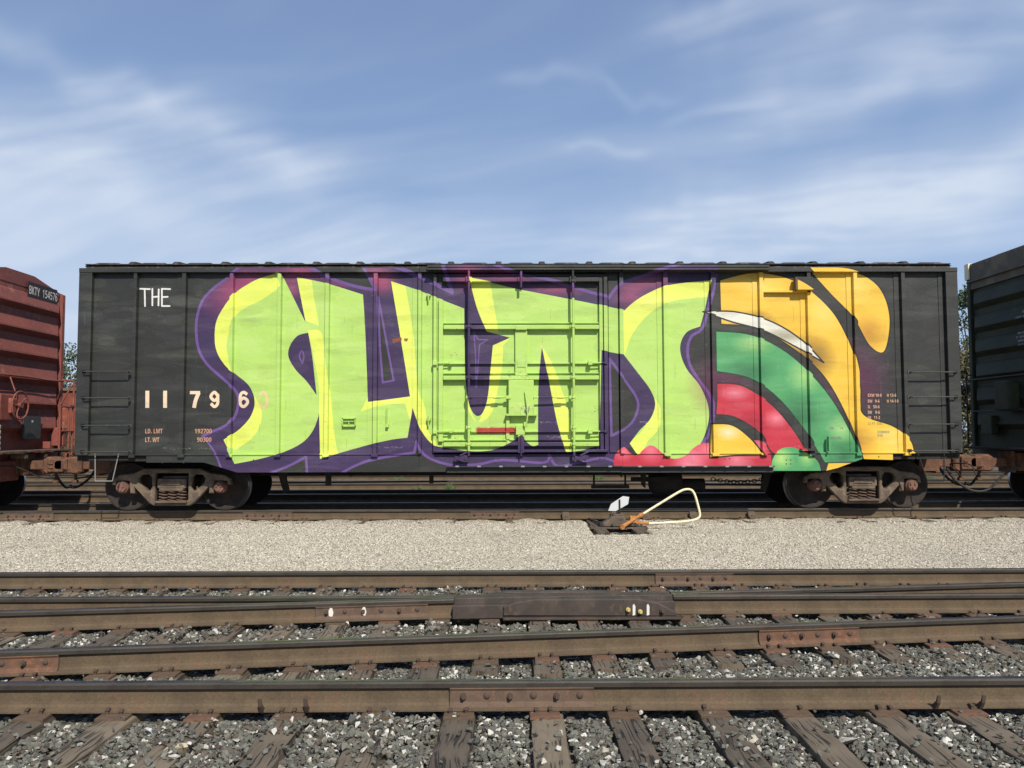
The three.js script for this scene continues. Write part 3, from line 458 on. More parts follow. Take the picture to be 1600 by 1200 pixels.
  line([[404, 616], [409, 612], [414, 617], [415, 630], [410, 636], [404, 633]], ink(246, 206, 160, 0.95), 4); line([[404, 633], [402.5, 624], [404, 616]], ink(246, 206, 160, 0.5), 3);
  const tan = ink(214, 156, 122);
  text('LD. LMT', 223, 677.5, 9.6, tan, 'bold sans-serif', 0.76); text('LT. WT', 223, 691, 9.6, tan, 'bold sans-serif', 0.76); text('192700', 301, 677.5, 9.6, tan, 'bold sans-serif', 0.86); text('90300', 305, 691, 9.6, tan, 'bold sans-serif', 0.86);
  const rt = ink(226, 178, 146);
  [['EXW 10-8', 1359, 620], ['H 13-6', 1389, 620], ['EW   9-6', 1359, 629], ['H 14-10', 1389, 629], ['IL   50-6', 1359, 638], ['IW    9-6', 1359, 646.5], ['IH   11-2', 1359, 655]].forEach(([s, x, y]) => text(s, x, y, 6.6, rt, 'bold sans-serif', 0.78)); text('CU FT  5355', 1359, 664, 5.6, ink(150, 120, 80), 'bold sans-serif', 0.78);
  for (const [x, y, w] of [[1298, 669, 7], [1315, 669, 5], [1294, 684.5, 23], [1374, 675, 19], [1374, 680.5, 9]]) for (let i = 0; i < w; i += 1.5) { const [X, Y] = S(x + i, y); c.fillStyle = ink(120, 118, 112, 0.5 + 0.5 * R()); c.fillRect(X, Y - 0.025, 0.012, 0.05); }
  // uneven rolled and sprayed coverage, dust wiped along the car
  for (let i = 0; i < 1700; i++) { const X = -8.2 + 16.4 * R(), Y = 0.7 + 3.9 * R(), w = 0.08 + R() * 0.5, h = 0.015 + R() * 0.1; c.fillStyle = R() < 0.5 ? `rgba(255,255,235,${0.012 + 0.03 * R()})` : `rgba(30,26,20,${0.01 + 0.028 * R()})`; c.beginPath(); c.ellipse(X, Y, w, h, (R() - 0.5) * 0.3, 0, 7); c.fill(); }
  for (let i = 0; i < 9000; i++) { const X = -8.2 + 16.4 * R(), Y = 0.7 + 3.9 * R(), q = 0.004 + 0.012 * R() * R(); c.fillStyle = R() < 0.4 ? `rgba(240,236,220,${0.05 + 0.14 * R()})` : `rgba(40,34,28,${0.05 + 0.16 * R()})`; c.fillRect(X, Y, q * (1 + 2 * R()), q * 0.7); }
  for (let i = 0; i < 240; i++) { const X = -8.2 + 16.4 * R(), Y = 1.0 + 3.0 * R(), l = 0.1 + 0.5 * R() * R(); c.fillStyle = R() < 0.5 ? `rgba(70,54,40,${0.06 + 0.12 * R()})` : `rgba(220,220,205,${0.04 + 0.08 * R()})`; c.fillRect(X, Y - l, 0.005 + 0.01 * R(), l); }
  // spray dash on the door, rubbed paint, chips and rust
  for (let i = 0; i < 60; i++) soft(746 + 58 * R(), 672.5 + (R() - 0.5) * 4, 5, ink(176, 52, 44, 0.35));
  fill([[745, 669, 1], [804, 668, 1], [805, 677, 1], [745, 678, 1]], ink(176, 54, 46, 0.8));
  fill([[612, 529, 1], [626, 526, 1], [627, 531, 1], [613, 536, 1]], ink(140, 72, 48)); fill([[630, 528, 1], [637, 528, 1], [635, 533, 1], [631, 532, 1]], ink(150, 96, 60));
  for (let i = 0; i < 520; i++) { const low = R() < 0.6, x = 320 + 800 * R(), y = low ? 640 + 70 * R() : 440 + 260 * R(), door = x > 690 && x < 1000, w = (door ? 3 : 5) * R() * R() + 0.6; const [X, Y] = S(x, y); c.fillStyle = R() < 0.5 ? ink(86, 78, 64, 0.12 + 0.25 * R()) : ink(232, 232, 214, 0.15 + 0.3 * R()); c.fillRect(X, Y, w * u * (1 + 2 * R()), 0.35 * u * (0.6 + R())); }
  for (const [x, y, n] of [[810, 587, 26], [800, 690, 30], [720, 690, 20], [945, 640, 40], [815, 640, 18], [725, 520, 14], [715, 552, 10], [900, 700, 18]]) for (let i = 0; i < n; i++) { const [X, Y] = S(x + (R() - 0.5) * 34, y + (R() - 0.5) * 14); c.fillStyle = R() < 0.6 ? ink(112, 74, 52, 0.35 + 0.4 * R()) : ink(52, 50, 48, 0.5); c.fillRect(X, Y, (0.5 + 2.5 * R()) * u, (0.4 + 0.8 * R()) * u); }
  for (const [x0_, x1_, y] of [[588, 627, 699], [850, 880, 683], [1240, 1300, 698], [842, 872, 660], [1000, 1016, 660], [250, 330, 701], [1350, 1400, 690]]) for (let i = 0; i < 30; i++) { const [X, Y] = S(mix(x0_, x1_, R()), y + (R() - 0.5) * 3); c.fillStyle = ink(214, 214, 206, 0.3 + 0.5 * R()); c.fillRect(X, Y, (0.6 + 3 * R()) * u, 0.35 * u); }
  const t = new THREE.CanvasTexture(cv); t.colorSpace = THREE.SRGBColorSpace; t.anisotropy = 8; t.magFilter = THREE.LinearFilter; return t;
}
const paintBump = dataTex(512, 512, (u, v) => { const a = 0.5 + 0.4 * (fbm(u * 10, v * 10, 500, 3, 10, 10) - 0.5) + 0.22 * (fbm(u * 90, v * 90, 501, 3, 90, 90) - 0.5); return [a, a, a]; }, false, 3, 2);
const artMat = ART.zones.map((z) => new THREE.MeshStandardMaterial({ map: artTexture(z), roughness: 0.56, bumpMap: paintBump, bumpScale: 0.006 }));
const zoneOf = (x) => (x < -1.78 ? 0 : x < 2.0 ? 1 : 2);
function artUV(geo, zone) { const g = uvBox(geo), p = g.attributes.position, [x0, x1] = ART.zones[zone]; for (let i = 0; i < p.count; i++) g.attributes.uv.setXY(i, (p.getX(i) - x0) / (x1 - x0), (p.getY(i) - ART.y0) / (ART.y1 - ART.y0)); return g; }
// a part of the painted side, coloured by where it sits on the side
function painted(name, geos, parent) { geos = [geos].flat(); const b = new THREE.Box3(); geos.forEach((g) => { g.computeBoundingBox(); b.union(g.boundingBox); }); const zn = zoneOf((b.min.x + b.max.x) / 2); return part(name, mergeGeometries(geos.map((g) => artUV(g, zn))), artMat[zn], parent); }
// a box from drawing units on the side, from depth z0 to z1
function slab(dx0, dx1, dy0, dy1, z0, z1, r = 0) { const [xa, ya] = S(dx0, (dy0 + dy1) / 2), [xb] = S(dx1, (dy0 + dy1) / 2), yt = S((dx0 + dx1) / 2, dy0)[1], yb = S((dx0 + dx1) / 2, dy1)[1]; return r ? rbox(xa, xb, yb, yt, z0, z1, r) : box(xa, xb, yb, yt, z0, z1); }

const car = thing('boxcar', 'black boxcar covered in large lime green and purple graffiti letters', 'freight car', [CX, TOP, TZ]);
const XL = -8.09, XR = 8.17, YB = 1.08, YT = 4.545, YC = S(810, 425)[1], SHEET = 1.515;
// wavy sheet between two posts
function sheet(xa, xb, ya, yb, z, seed, amp = 0.008) {
  const nx = 8, ny = 26, g = new THREE.PlaneGeometry(xb - xa, yb - ya, nx, ny).translate((xa + xb) / 2, (ya + yb) / 2, z), p = g.attributes.position;
  for (let i = 0; i < p.count; i++) { const x = p.getX(i), y = p.getY(i), e = Math.sin(Math.PI * clamp((x - xa) / (xb - xa))); p.setZ(i, z + e * amp * 2 * (fbm(x * 2.1, y * 2.6, seed, 3) - 0.5)); }
  g.computeVertexNormals(); return g;
}
const postsL = [[205, 212], [281, 289], [356, 363.5], [431, 438.5], [506, 514], [582, 590], [652, 659]], postsR = [[968, 976], [1037, 1046], [1112, 1121], [1188, 1196], [1263, 1270.5], [1336, 1343.5], [1411, 1418.5]];
const px = (d) => S(d, 560)[0];
{
  const edges = [[118, 141], ...postsL, ...postsR, [1481, 1499]];
  edges.forEach(([a, b], i) => {
    const end = i === 0 || i === edges.length - 1, xa = i === 0 ? XL : px(a), xb = i === edges.length - 1 ? XR : px(b);
    painted(end ? 'corner_post' : 'side_post', end ? [rbox(xa, xb, YB, YC + 0.02, SHEET - 0.05, 1.612, 0.008)] : [extr([[xa, SHEET - 0.01], [xa + 0.012, 1.6], [xb - 0.012, 1.6], [xb, SHEET - 0.01]], YC - YB, 0.003).rotateX(Math.PI / 2).translate(0, (YC + YB) / 2, 0)], car);
    if (!end && i !== 7 && i !== 8) painted('post_foot', rbox(xa - 0.012, xb + 0.012, YB - 0.05, YB + 0.006, SHEET, 1.606, 0.006), car);
    if (i < edges.length - 1 && i !== 7) {
      const x0 = xb - 0.004, x1 = px(edges[i + 1][0]) + 0.004;
      painted('side_panel', sheet(x0, x1, YB - 0.01, YC + 0.01, SHEET, 600 + i, 0.013), car);
      if (!end) painted('lap_strip', box(x1 - 0.105, x1 - 0.002, YB + 0.002, YC, SHEET - 0.002, SHEET + 0.012), car);
    }
  });
  for (const [a, b] of [[658, 678], [950, 969]]) painted('side_panel', sheet(px(a), px(b), YB - 0.01, YC + 0.01, SHEET, 640 + a, 0.003), car);
  painted('door_jamb', slab(952, 967, 428, 707, SHEET, SHEET + 0.03, 0.004), car);
  // top chord, side sill, in three lengths each
  const zs = [[XL, px(655)], [px(655), px(972)], [px(972), XR]];
  zs.forEach(([a, b]) => painted('top_chord', rbox(a, b, YC - 0.004, YT - 0.028, SHEET - 0.08, 1.622, 0.008), car));
  const low = S(600, 738)[1], mid = S(300, 723)[1], y1 = YB - 0.005;
  const sill = [[[px(230), mid, 0], [px(320), mid], [px(372), low], [px(655), low]], [[px(655), low], [px(972), low]], [[px(972), low], [px(1288), low], [px(1306), low + 0.05], [px(1345), mid + 0.03], [px(1393), mid + 0.01]]];
  sill.forEach((s) => { const P = s.map((p) => [p[0], p[1]]); P.push([P[P.length - 1][0], y1]); P.push([P[0][0], y1]); painted('side_sill', extr(P, 0.03, 0.004).translate(0, 0, SHEET + 0.02), car); });
  painted('bottom_rail', rbox(XL, px(655), YB - 0.012, YB + 0.014, SHEET - 0.02, 1.57, 0.004), car); painted('bottom_rail', rbox(px(972), XR, YB - 0.012, YB + 0.014, SHEET - 0.02, 1.57, 0.004), car);
  // rivets of the sill, in groups of four
  const rivet = uvBox(dome(0, 0, 0, 0.013, 0.008));
  for (const [x, y, n] of [[252, 717, 2], [285, 717, 2], [395, 719, 4], [491, 719, 4], [491, 732, 2], [590, 719, 4], [688, 717, 2], [688, 730, 2], [772, 717, 2], [855, 717, 2], [938, 717, 2], [1036, 717, 2], [1134, 717, 2], [1230, 719, 4], [1339, 716, 2], [1375, 714, 2]]) for (let k = 0; k < n; k++) { const [X, Y] = S(x + (n === 2 ? (y > 716 && x > 400 ? (k ? 7 : 0) : 0) : (k % 2) * 7), y + (n === 2 && x < 400 ? (k ? 6 : -1) : k > 1 ? 6 : 0)); const r = part('rivet', rivet, M.black, car); r.position.set(X, Y, SHEET + 0.034); }
  // roof: sheets with raised seams, eave strip
  const roof = sub('roof', car);
  part('eave_strip', join(box(XL + 0.12, XR - 0.13, YT - 0.026, YT + 0.03, 1.44, 1.60), box(XL + 0.12, XR - 0.13, YT + 0.032, YT + 0.046, 1.40, 1.635)), M.roof, roof);
  part('eave_strip', join(box(XL + 0.12, XR - 0.13, YT - 0.026, YT + 0.03, -1.60, -1.44)), M.roof, roof);
  const nS = 19; for (let i = 0; i < nS; i++) { const a = mix(XL + 0.1, XR - 0.1, i / nS), b = mix(XL + 0.1, XR - 0.1, (i + 1) / nS), m = (a + b) / 2;
    part('roof_sheet', join(extr([[-1.6, YT + 0.02], [0, YT + 0.17], [1.6, YT + 0.02], [1.6, YT], [0, YT + 0.14], [-1.6, YT]], b - a - 0.004, 0).rotateY(Math.PI / 2).translate(m, 0, 0)), M.roof, roof);
    if (i) part('roof_seam', join(extr([[-1.64, YT + 0.055], [-1.56, YT + 0.1], [0, YT + 0.25], [1.56, YT + 0.1], [1.64, YT + 0.055], [1.64, YT + 0.03], [0, YT + 0.15], [-1.64, YT + 0.03]], 0.11, 0.01).rotateY(Math.PI / 2).translate(a + (i % 2 ? 0.02 : -0.02), 0, 0)), M.roof, roof);
    part('roof_curb', join(extr([[-0.26, YT + 0.046], [-0.18, YT + 0.068], [0.2, YT + 0.068], [0.26, YT + 0.046]], 0.1, 0.006).translate(m, 0, 1.57)), M.roof, roof); }
  // far side, ends, floor
  part('far_side', join(box(XL, XR, YB, YT, -1.6, -1.52)), M.charcoal, car); part('floor', join(box(XL, XR, YB - 0.12, YB - 0.006, -1.5, 1.5)), M.underframe, car);
  for (const x of [XL, XR]) { const s = Math.sign(x); part('end_wall', join(extr([[-1.52, YB], [1.52, YB], [1.52, YT - 0.03], [0, YT + 0.1], [-1.52, YT - 0.03]], 0.06, 0.004).rotateY(Math.PI / 2).translate(x - s * 0.05, 0, 0), ...[0, 1, 2, 3, 4].map((k) => new THREE.CylinderGeometry(0.09, 0.09, 2.8, 8).rotateX(Math.PI / 2).scale(0.9, 1.4, 1).translate(x - s * 0.03, 1.6 + k * 0.6, 0))), M.charcoal, car); }
}
// ladders: four rungs at each end of the side
for (const [a, b, ys] of [[132, 203, [581, 622, 665, 706]], [1421, 1492, [582, 620.5, 663, 704]]]) {
  const lad = sub('ladder', car);
  for (const y of ys) { const [xa, Y] = S(a - (b < 800 ? (y - 581) * 0.025 : 0), y), [xb] = S(b + (b > 800 ? (y - 581) * 0.025 : 0), y), z = 1.685; part('rung', join(tube([[xa, Y, 1.6], [xa + 0.01, Y, z], [xa + 0.05, Y, z + 0.002], [xb - 0.05, Y, z + 0.002], [xb - 0.01, Y, z], [xb, Y, 1.6]], 0.0125, 30, 7, 0.1), rbox(xa - 0.04, xa + 0.04, Y - 0.03, Y + 0.03, 1.598, 1.612, 0.004), rbox(xb - 0.04, xb + 0.04, Y - 0.03, Y + 0.03, 1.598, 1.612, 0.004)), M.charcoal, lad); }
}
// the plug door
{
  const d = sub('door', car), P = (n, g) => painted(n, g, d), Z = SHEET;
  P('door_sheet', sheet(px(677), px(951), YB + 0.02, YC - 0.02, Z + 0.004, 690, 0.006));
  P('door_frame', slab(677, 682, 428, 707, Z, 1.605, 0.006)); P('door_frame', slab(685, 692, 466, 690, Z, 1.595, 0.006)); P('door_frame', slab(937, 942.5, 432, 706, Z, 1.6, 0.006)); P('door_frame', slab(944, 950, 432, 704, Z, 1.612, 0.006));
  P('door_beam', [slab(692, 936, 434, 440.5, Z, 1.635, 0.01)]); P('door_beam', [slab(693, 936, 508, 514.5, Z, 1.628, 0.01), slab(693, 936, 503.6, 505, Z, 1.575)]); P('door_beam', [slab(692.5, 936, 587, 593.5, Z, 1.632, 0.01), slab(693, 936, 582, 583.4, Z, 1.578)]); P('door_beam', [slab(693, 936, 691, 697.5, Z, 1.622, 0.01), slab(693, 936, 686.5, 688, Z, 1.575)]); P('door_beam', slab(680, 949, 702.5, 706.5, Z, 1.65, 0.008));
  P('seam_strip', slab(693, 936, 566.4, 568.2, Z, 1.572)); P('seam_strip', slab(693, 936, 673.4, 675.2, Z, 1.572));
  P('door_stile', slab(805, 824, 515, 586.5, Z, 1.588, 0.006)); P('door_stile', slab(791, 796, 649, 690, Z, 1.575)); P('latch_plate', slab(808, 821.5, 564.5, 573.5, Z, 1.6, 0.004)); P('stile_cap', slab(806, 823, 509, 515.5, Z, 1.64, 0.004));
  P('lock_box', slab(794.5, 834, 594, 648, Z, 1.662, 0.012)); P('lock_box_flange', slab(790.5, 839, 646.5, 649.5, Z, 1.668)); P('lower_latch_box', slab(806, 820, 664.5, 679.5, Z, 1.64, 0.008));
  for (const x of [733, 894.5]) { const [X, yt] = S(x, 423), yb = S(x, 712)[1]; P('lock_pipe', bar([X, yb, 1.7], [X, yt, 1.7], 0.024, 10)); for (const y of [440, 511, 590, 621, 668, 694]) { const Y = S(x, y)[1]; P('pipe_bracket', rbox(X - 0.055, X + 0.055, Y - 0.035, Y + 0.035, 1.62, 1.675, 0.006)); P('pipe_clip', rbox(X - 0.032, X + 0.032, Y - 0.02, Y + 0.02, 1.672, 1.73, 0.008)); } }
  { const [X, yt] = S(814, 423), yb = S(814, 450)[1]; P('door_hanger', bar([X, yb, 1.69], [X, yt, 1.69], 0.024, 10)); P('pipe_bracket', rbox(X - 0.06, X + 0.06, S(814, 441)[1], S(814, 434)[1], 1.63, 1.68, 0.006)); }
  for (const x of [733, 894.5]) P('hanger_cap', slab(x - 5, x + 5, 433, 442, 1.63, 1.685, 0.006));
  // locking rods across the door at the lock box, crank and lever
  for (const [a, b] of [[735, 794], [834, 893]]) { const [xa, Y] = S(a, 621), [xb] = S(b, 621.5); P('lock_rod', [bar([xa, Y, 1.68], [xb, Y, 1.65], 0.016, 8), rbox(xb - 0.05, xb + 0.05, Y - 0.03, Y + 0.03, 1.63, 1.68, 0.006), bar([(xa + xb) / 2 + 0.08, Y, 1.67], [(xa + xb) / 2 + 0.2, Y, 1.665], 0.028, 8)]); }
  { const [X, Y] = S(822, 612), yb = S(822, 668)[1], yp = S(822, 639)[1]; P('lock_lever', [tube([[X - 0.02, Y, 1.69], [X, (Y + yp) / 2, 1.71], [X + 0.02, yp, 1.72], [X + 0.015, yb + 0.15, 1.71], [X - 0.02, yb, 1.69]], 0.014, 24, 7), rbox(X - 0.05, X + 0.02, yb + 0.02, yb + 0.1, 1.64, 1.7, 0.01)]); part('lever_pivot', join(new THREE.TorusGeometry(0.032, 0.011, 8, 16).translate(X + 0.02, yp, 1.71), bar([X + 0.02, yp, 1.64], [X + 0.02, yp, 1.725], 0.014, 8)), M.galv, d); }
  // side hinges and end catches on thin rods
  for (const y of [567, 674]) for (const [a, b] of [[679, 707], [921, 949]]) { const [xa, Y] = S(a, y), [xb] = S(b, y); P('end_catch', [bar([xa, Y, 1.64], [xb, Y, 1.62], 0.012, 7), rbox(xa - 0.03, xa + 0.05, Y - 0.045, Y + 0.045, 1.6, 1.655, 0.01), rbox(xb - 0.06, xb, Y - 0.03, Y + 0.03, 1.58, 1.64, 0.01)]); }
  for (const y of [460, 655]) { const [X, Y] = S(671, y); P('keeper', [rbox(X - 0.05, X + 0.02, Y - 0.03, Y + 0.03, Z, 1.6, 0.008), bar([X - 0.02, Y - 0.12, 1.58], [X - 0.02, Y + 0.06, 1.6], 0.016, 7)]); }
  // bottom rollers
  for (const x of [721, 908]) { const [X, Y] = S(x, 717); P('roller_bracket', extr([[X - 0.13, Y - 0.06], [X - 0.05, Y - 0.03], [X + 0.03, Y - 0.06], [X + 0.13, Y - 0.06], [X + 0.14, Y + 0.06], [X + 0.06, Y + 0.07], [X - 0.05, Y + 0.04], [X - 0.12, Y + 0.06]], 0.05, 0.008).translate(0, 0, 1.66)); P('roller', [hex(X - 0.07, Y, 1.69, 0.022, 0.02), hex(X + 0.07, Y, 1.69, 0.022, 0.02), bar([X - 0.02, Y + 0.06, 1.68], [X + 0.14, Y + 0.14, 1.67], 0.018, 7)]); }
  P('center_catch', [slab(809, 819, 680, 708, 1.6, 1.66, 0.008), slab(792, 812, 690, 696, 1.62, 1.65, 0.006), bar([S(814, 690)[0], S(814, 712)[1], 1.67], [S(814, 690)[0], S(814, 682)[1], 1.67], 0.016, 7)]);
  // tracks the door runs on
  const top = sub('door_rail', car); [[668, 972], [972, 1200]].forEach(([a, b]) => painted('rail_length', [slab(a, b, 415.5, 419, 1.61, 1.70, 0.004), slab(a, b, 420.5, 423.6, 1.61, 1.73, 0.004)], top));
  const bot = sub('door_track', car); [[698, 972], [972, 1209]].forEach(([a, b], i) => { part('track_shelf', join(slab(a, b, 729.4, 738.2, 1.57, 1.585), slab(a, b, 728, 729.4, 1.57, 1.67)), M.black, bot); for (let x = a + 14 + i * 10; x < b; x += 34) part('track_clip', join(slab(x, x + 5.5, 727.4, 729.6, 1.65, 1.676)), M.galv, bot); });
}
// small fittings on the side
{
  painted('door_stop', [slab(1243.5, 1268, 434, 454, SHEET, 1.70, 0.008), slab(1193, 1268, 454, 456.5, SHEET, 1.60)], car); part('stop_pad', join(slab(1240.5, 1244, 434, 454, 1.57, 1.695, 0.004)), M.jointRust, car);
  painted('placard_holder', [slab(534, 555, 653, 654.6, SHEET, 1.575), slab(534, 555, 665, 666.6, SHEET, 1.575), slab(534, 535.4, 653, 666.6, SHEET, 1.575), slab(553.6, 555, 653, 666.6, SHEET, 1.575), slab(536, 553, 657.6, 658.8, SHEET, 1.57), slab(544, 545.2, 659, 665, SHEET, 1.57)], car);
  painted('pull_rod', [slab(603.5, 605, 636, 667, SHEET, 1.585), slab(602.8, 606.6, 663, 667.5, SHEET, 1.595)], car);
  painted('stop_bracket', [slab(1252, 1275, 701, 704.5, SHEET, 1.66, 0.004), slab(1293, 1296, 682, 705, 1.57, 1.66, 0.004)], car);
  // stirrup steps at both ends
  for (const [a, b, c_, e] of [[147, 147, 174, 184], [1436, 1451, 1477, 1477]]) { const [xa, yt] = S(a, 709), [xb, yb] = S(b, 752), [xc] = S(c_, 752), [xe] = S(e, 709); part('sill_step', join(bar([xa, yt, 1.56], [xb, yb, 1.56], 0.011, 7), bar([xb, yb, 1.56], [xc, yb, 1.56], 0.011, 7), bar([xc, yb, 1.56], [xe, yt, 1.56], 0.011, 7)), a < 800 ? M.galv : M.underframe, car); }
}
// underframe
part('center_sill', join(box(-7.9, 7.9, 0.62, 0.96, -0.3, 0.3)), M.underframe, car);
for (const x of [-3.3, -1.1, 1.3, 3.9]) part('cross_bearer', join(extr([[-1.5, 0.96], [1.5, 0.96], [1.5, 0.86], [0.4, 0.62], [-0.4, 0.62], [-1.5, 0.86]], 0.03).rotateY(Math.PI / 2).translate(x, 0, 0)), M.underframe, car);
part('air_reservoir', join(new THREE.CylinderGeometry(0.24, 0.24, 0.5, 20).rotateZ(Math.PI / 2).translate(2.92, 0.5, 0.35), new THREE.SphereGeometry(0.24, 16, 8).scale(0.35, 1, 1).translate(2.67, 0.5, 0.35), new THREE.SphereGeometry(0.24, 16, 8).scale(0.35, 1, 1).translate(3.17, 0.5, 0.35)), M.underframe, car);
part('brake_cylinder', join(new THREE.CylinderGeometry(0.13, 0.13, 0.5, 16).rotateZ(Math.PI / 2).translate(3.45, 0.42, 0.3), bar([3.6, 0.43, 0.3], [4.9, 0.42, 0.35], 0.02)), M.underframe, car);
part('hanger_frame', join(bar([1.45, 0.9, 0.9], [1.45, 0.42, 0.9], 0.02), bar([2.05, 0.9, 0.9], [2.05, 0.42, 0.9], 0.02), box(1.4, 2.12, 0.4, 0.46, 0.84, 0.94), extr([[1.75, 0.9], [1.98, 0.6], [2.05, 0.9]], 0.03).translate(0, 0, 0.9), box(2.2, 2.9, 0.52, 0.6, 0.6, 0.7)), M.underframe, car);
part('brake_hanger', join(box(-3.68, -3.58, 0.46, 0.9, 0.8, 0.88)), M.underframe, car); part('brake_hanger', join(box(-1.7, -1.62, 0.5, 0.9, 0.8, 0.88)), M.underframe, car); part('brake_hanger', join(extr([[2.33, 0.9], [2.45, 0.9], [2.43, 0.4], [2.36, 0.46]], 0.08, 0.006).translate(0, 0, 0.9)), M.underframe, car);
part('brake_rod', join(bar([-4.6, 0.48, 0.2], [-1.4, 0.5, 0.2], 0.016)), M.underframe, car);
for (const [x, s] of [[-4.55, -1], [4.85, 1]]) part('brake_lever', join(extr([[x - 0.16, 0.9], [x + 0.14, 0.9], [x + 0.06, 0.6], [x + 0.12, 0.36], [x + 0.02, 0.3], [x - 0.04, 0.45]].map(([a, b]) => [x + (a - x) * -s, b]), 0.05, 0.006).translate(0, 0, 0.6)), M.underframe, car);
{ const gs = []; for (let k = 0; k < 16; k++) gs.push(new THREE.TorusGeometry(0.034, 0.009, 5, 9).scale(1.35, 1, 1).rotateX(k % 2 ? Math.PI / 2 : 0).translate(3.75 + k * 0.066, 0.56 - 0.05 * Math.sin(Math.PI * k / 15), 0.85)); part('brake_chain', join(gs), M.underframe, car); }

// trucks: shared builder, used by all three cars
const wheelGeo = (() => {
  const plate = new THREE.LatheGeometry([[0.001, 0.05], [0.07, 0.06], [0.11, 0.055], [0.13, 0.03], [0.2, 0.012], [0.3, 0.008], [0.36, 0.02], [0.395, 0.05], [0.43, 0.055], [0.448, 0.05]].map((p) => new THREE.Vector2(...p)), 48).rotateX(Math.PI / 2);
  const back = new THREE.LatheGeometry([[0.484, -0.075], [0.40, -0.075], [0.3, -0.03], [0.13, -0.03], [0.1, -0.07], [0.001, -0.07]].map((p) => new THREE.Vector2(...p)), 48).rotateX(Math.PI / 2);
  const tread = new THREE.LatheGeometry([[0.448, 0.05], [0.453, 0.046], [0.457, -0.035], [0.47, -0.048], [0.482, -0.055], [0.484, -0.075]].map((p) => new THREE.Vector2(...p)), 48).rotateX(Math.PI / 2);
  return { disc: join(plate, back), tread: uvBox(tread) };
})();
const frameGeo = uvBox(extr([[-1.12, 0.5], [-1.09, 0.62], [-0.98, 0.69], [-0.72, 0.72], [-0.52, 0.81], [0.52, 0.81], [0.72, 0.72], [0.98, 0.69], [1.09, 0.62], [1.12, 0.5], [1.05, 0.5], [1.03, 0.575], [0.8, 0.575], [0.78, 0.34], [0.7, 0.34], [0.7, 0.46], [0.42, 0.16], [0.34, 0.11], [-0.34, 0.11], [-0.42, 0.16], [-0.7, 0.46], [-0.7, 0.34], [-0.78, 0.34], [-0.8, 0.575], [-1.03, 0.575], [-1.05, 0.5]], 0.13, 0.018,
  [[[-0.31, 0.2], [0.31, 0.2], [0.31, 0.72], [-0.31, 0.72]], [[-0.4, 0.4], [-0.37, 0.46], [-0.38, 0.64], [-0.43, 0.7], [-0.58, 0.69], [-0.63, 0.62], [-0.61, 0.54], [-0.46, 0.4]], [[0.4, 0.4], [0.46, 0.4], [0.61, 0.54], [0.63, 0.62], [0.58, 0.69], [0.43, 0.7], [0.38, 0.64], [0.37, 0.46]]]));
const coil = (() => { const p = []; for (let i = 0; i <= 60; i++) { const a = i / 60 * Math.PI * 2 * 4.2; p.push([Math.cos(a) * 0.075, -0.12 + 0.235 * i / 60, Math.sin(a) * 0.075]); } return uvBox(tube(p, 0.0155, 110, 6)); })();
const bearingGeo = join(new THREE.CylinderGeometry(0.112, 0.118, 0.14, 20).rotateX(Math.PI / 2), new THREE.CylinderGeometry(0.085, 0.1, 0.05, 20).rotateX(Math.PI / 2).translate(0, 0, 0.09), ...[0, 1, 2].map((k) => hex(Math.cos(k * 2.09 + 0.5) * 0.048, Math.sin(k * 2.09 + 0.5) * 0.048, 0.122, 0.02, 0.03)));
const bolsterGeo = join(rbox(-0.27, 0.27, 0.43, 0.62, -1.08, 1.08, 0.03), rbox(-0.24, 0.24, 0.62, 0.66, -0.9, 0.9, 0.01), rbox(-0.22, 0.22, 0.39, 0.44, 0.9, 1.1, 0.01), rbox(-0.22, 0.22, 0.39, 0.44, -1.1, -0.9, 0.01), box(-0.18, 0.18, 0.5, 0.56, 1.08, 1.1));
function truck(parent, x, name = 'truck') {
  const t = sub(name, parent, [x, 0, 0]);
  for (const ax of [-0.915, 0.915]) {
    part('axle', join(bar([ax, 0.457, -1.05], [ax, 0.457, 1.05], 0.075, 12)), M.wheelSteel, t);
    for (const s of [1, -1]) { for (const [n, g, m] of [['wheel', wheelGeo.disc, M.wheelSteel], ['wheel_tread', wheelGeo.tread, M.tread]]) { const w = part(n, g, m, t); w.position.set(ax, 0.457, s * 0.76); if (s < 0) w.rotation.y = Math.PI; } const b = part('bearing', bearingGeo, M.bearing, t); b.position.set(ax, 0.457, s * 1.03); if (s < 0) b.rotation.y = Math.PI; }
  }
  for (const s of [1, -1]) {
    const f = part('side_frame', frameGeo, M.truckSteel, t); f.position.z = s * 1.0;
    for (const dx of [-0.17, 0, 0.17]) { const c = part('spring', coil, M.jointRust, t); c.position.set(dx, 0.315, s * 1.0); }
    part('spring_seat', join(rbox(-0.3, 0.3, 0.165, 0.2, s * 1.0 - 0.12, s * 1.0 + 0.12, 0.008)), M.truckSteel, t);
  }
  part('bolster', bolsterGeo, M.truckSteel, t); part('brake_beam', join(bar([-0.38, 0.36, -0.7], [-0.38, 0.36, 0.7], 0.04), bar([0.38, 0.36, -0.7], [0.38, 0.36, 0.7], 0.04)), M.underframe, t);
  return t;
}
truck(car, -6.53); truck(car, 6.54);
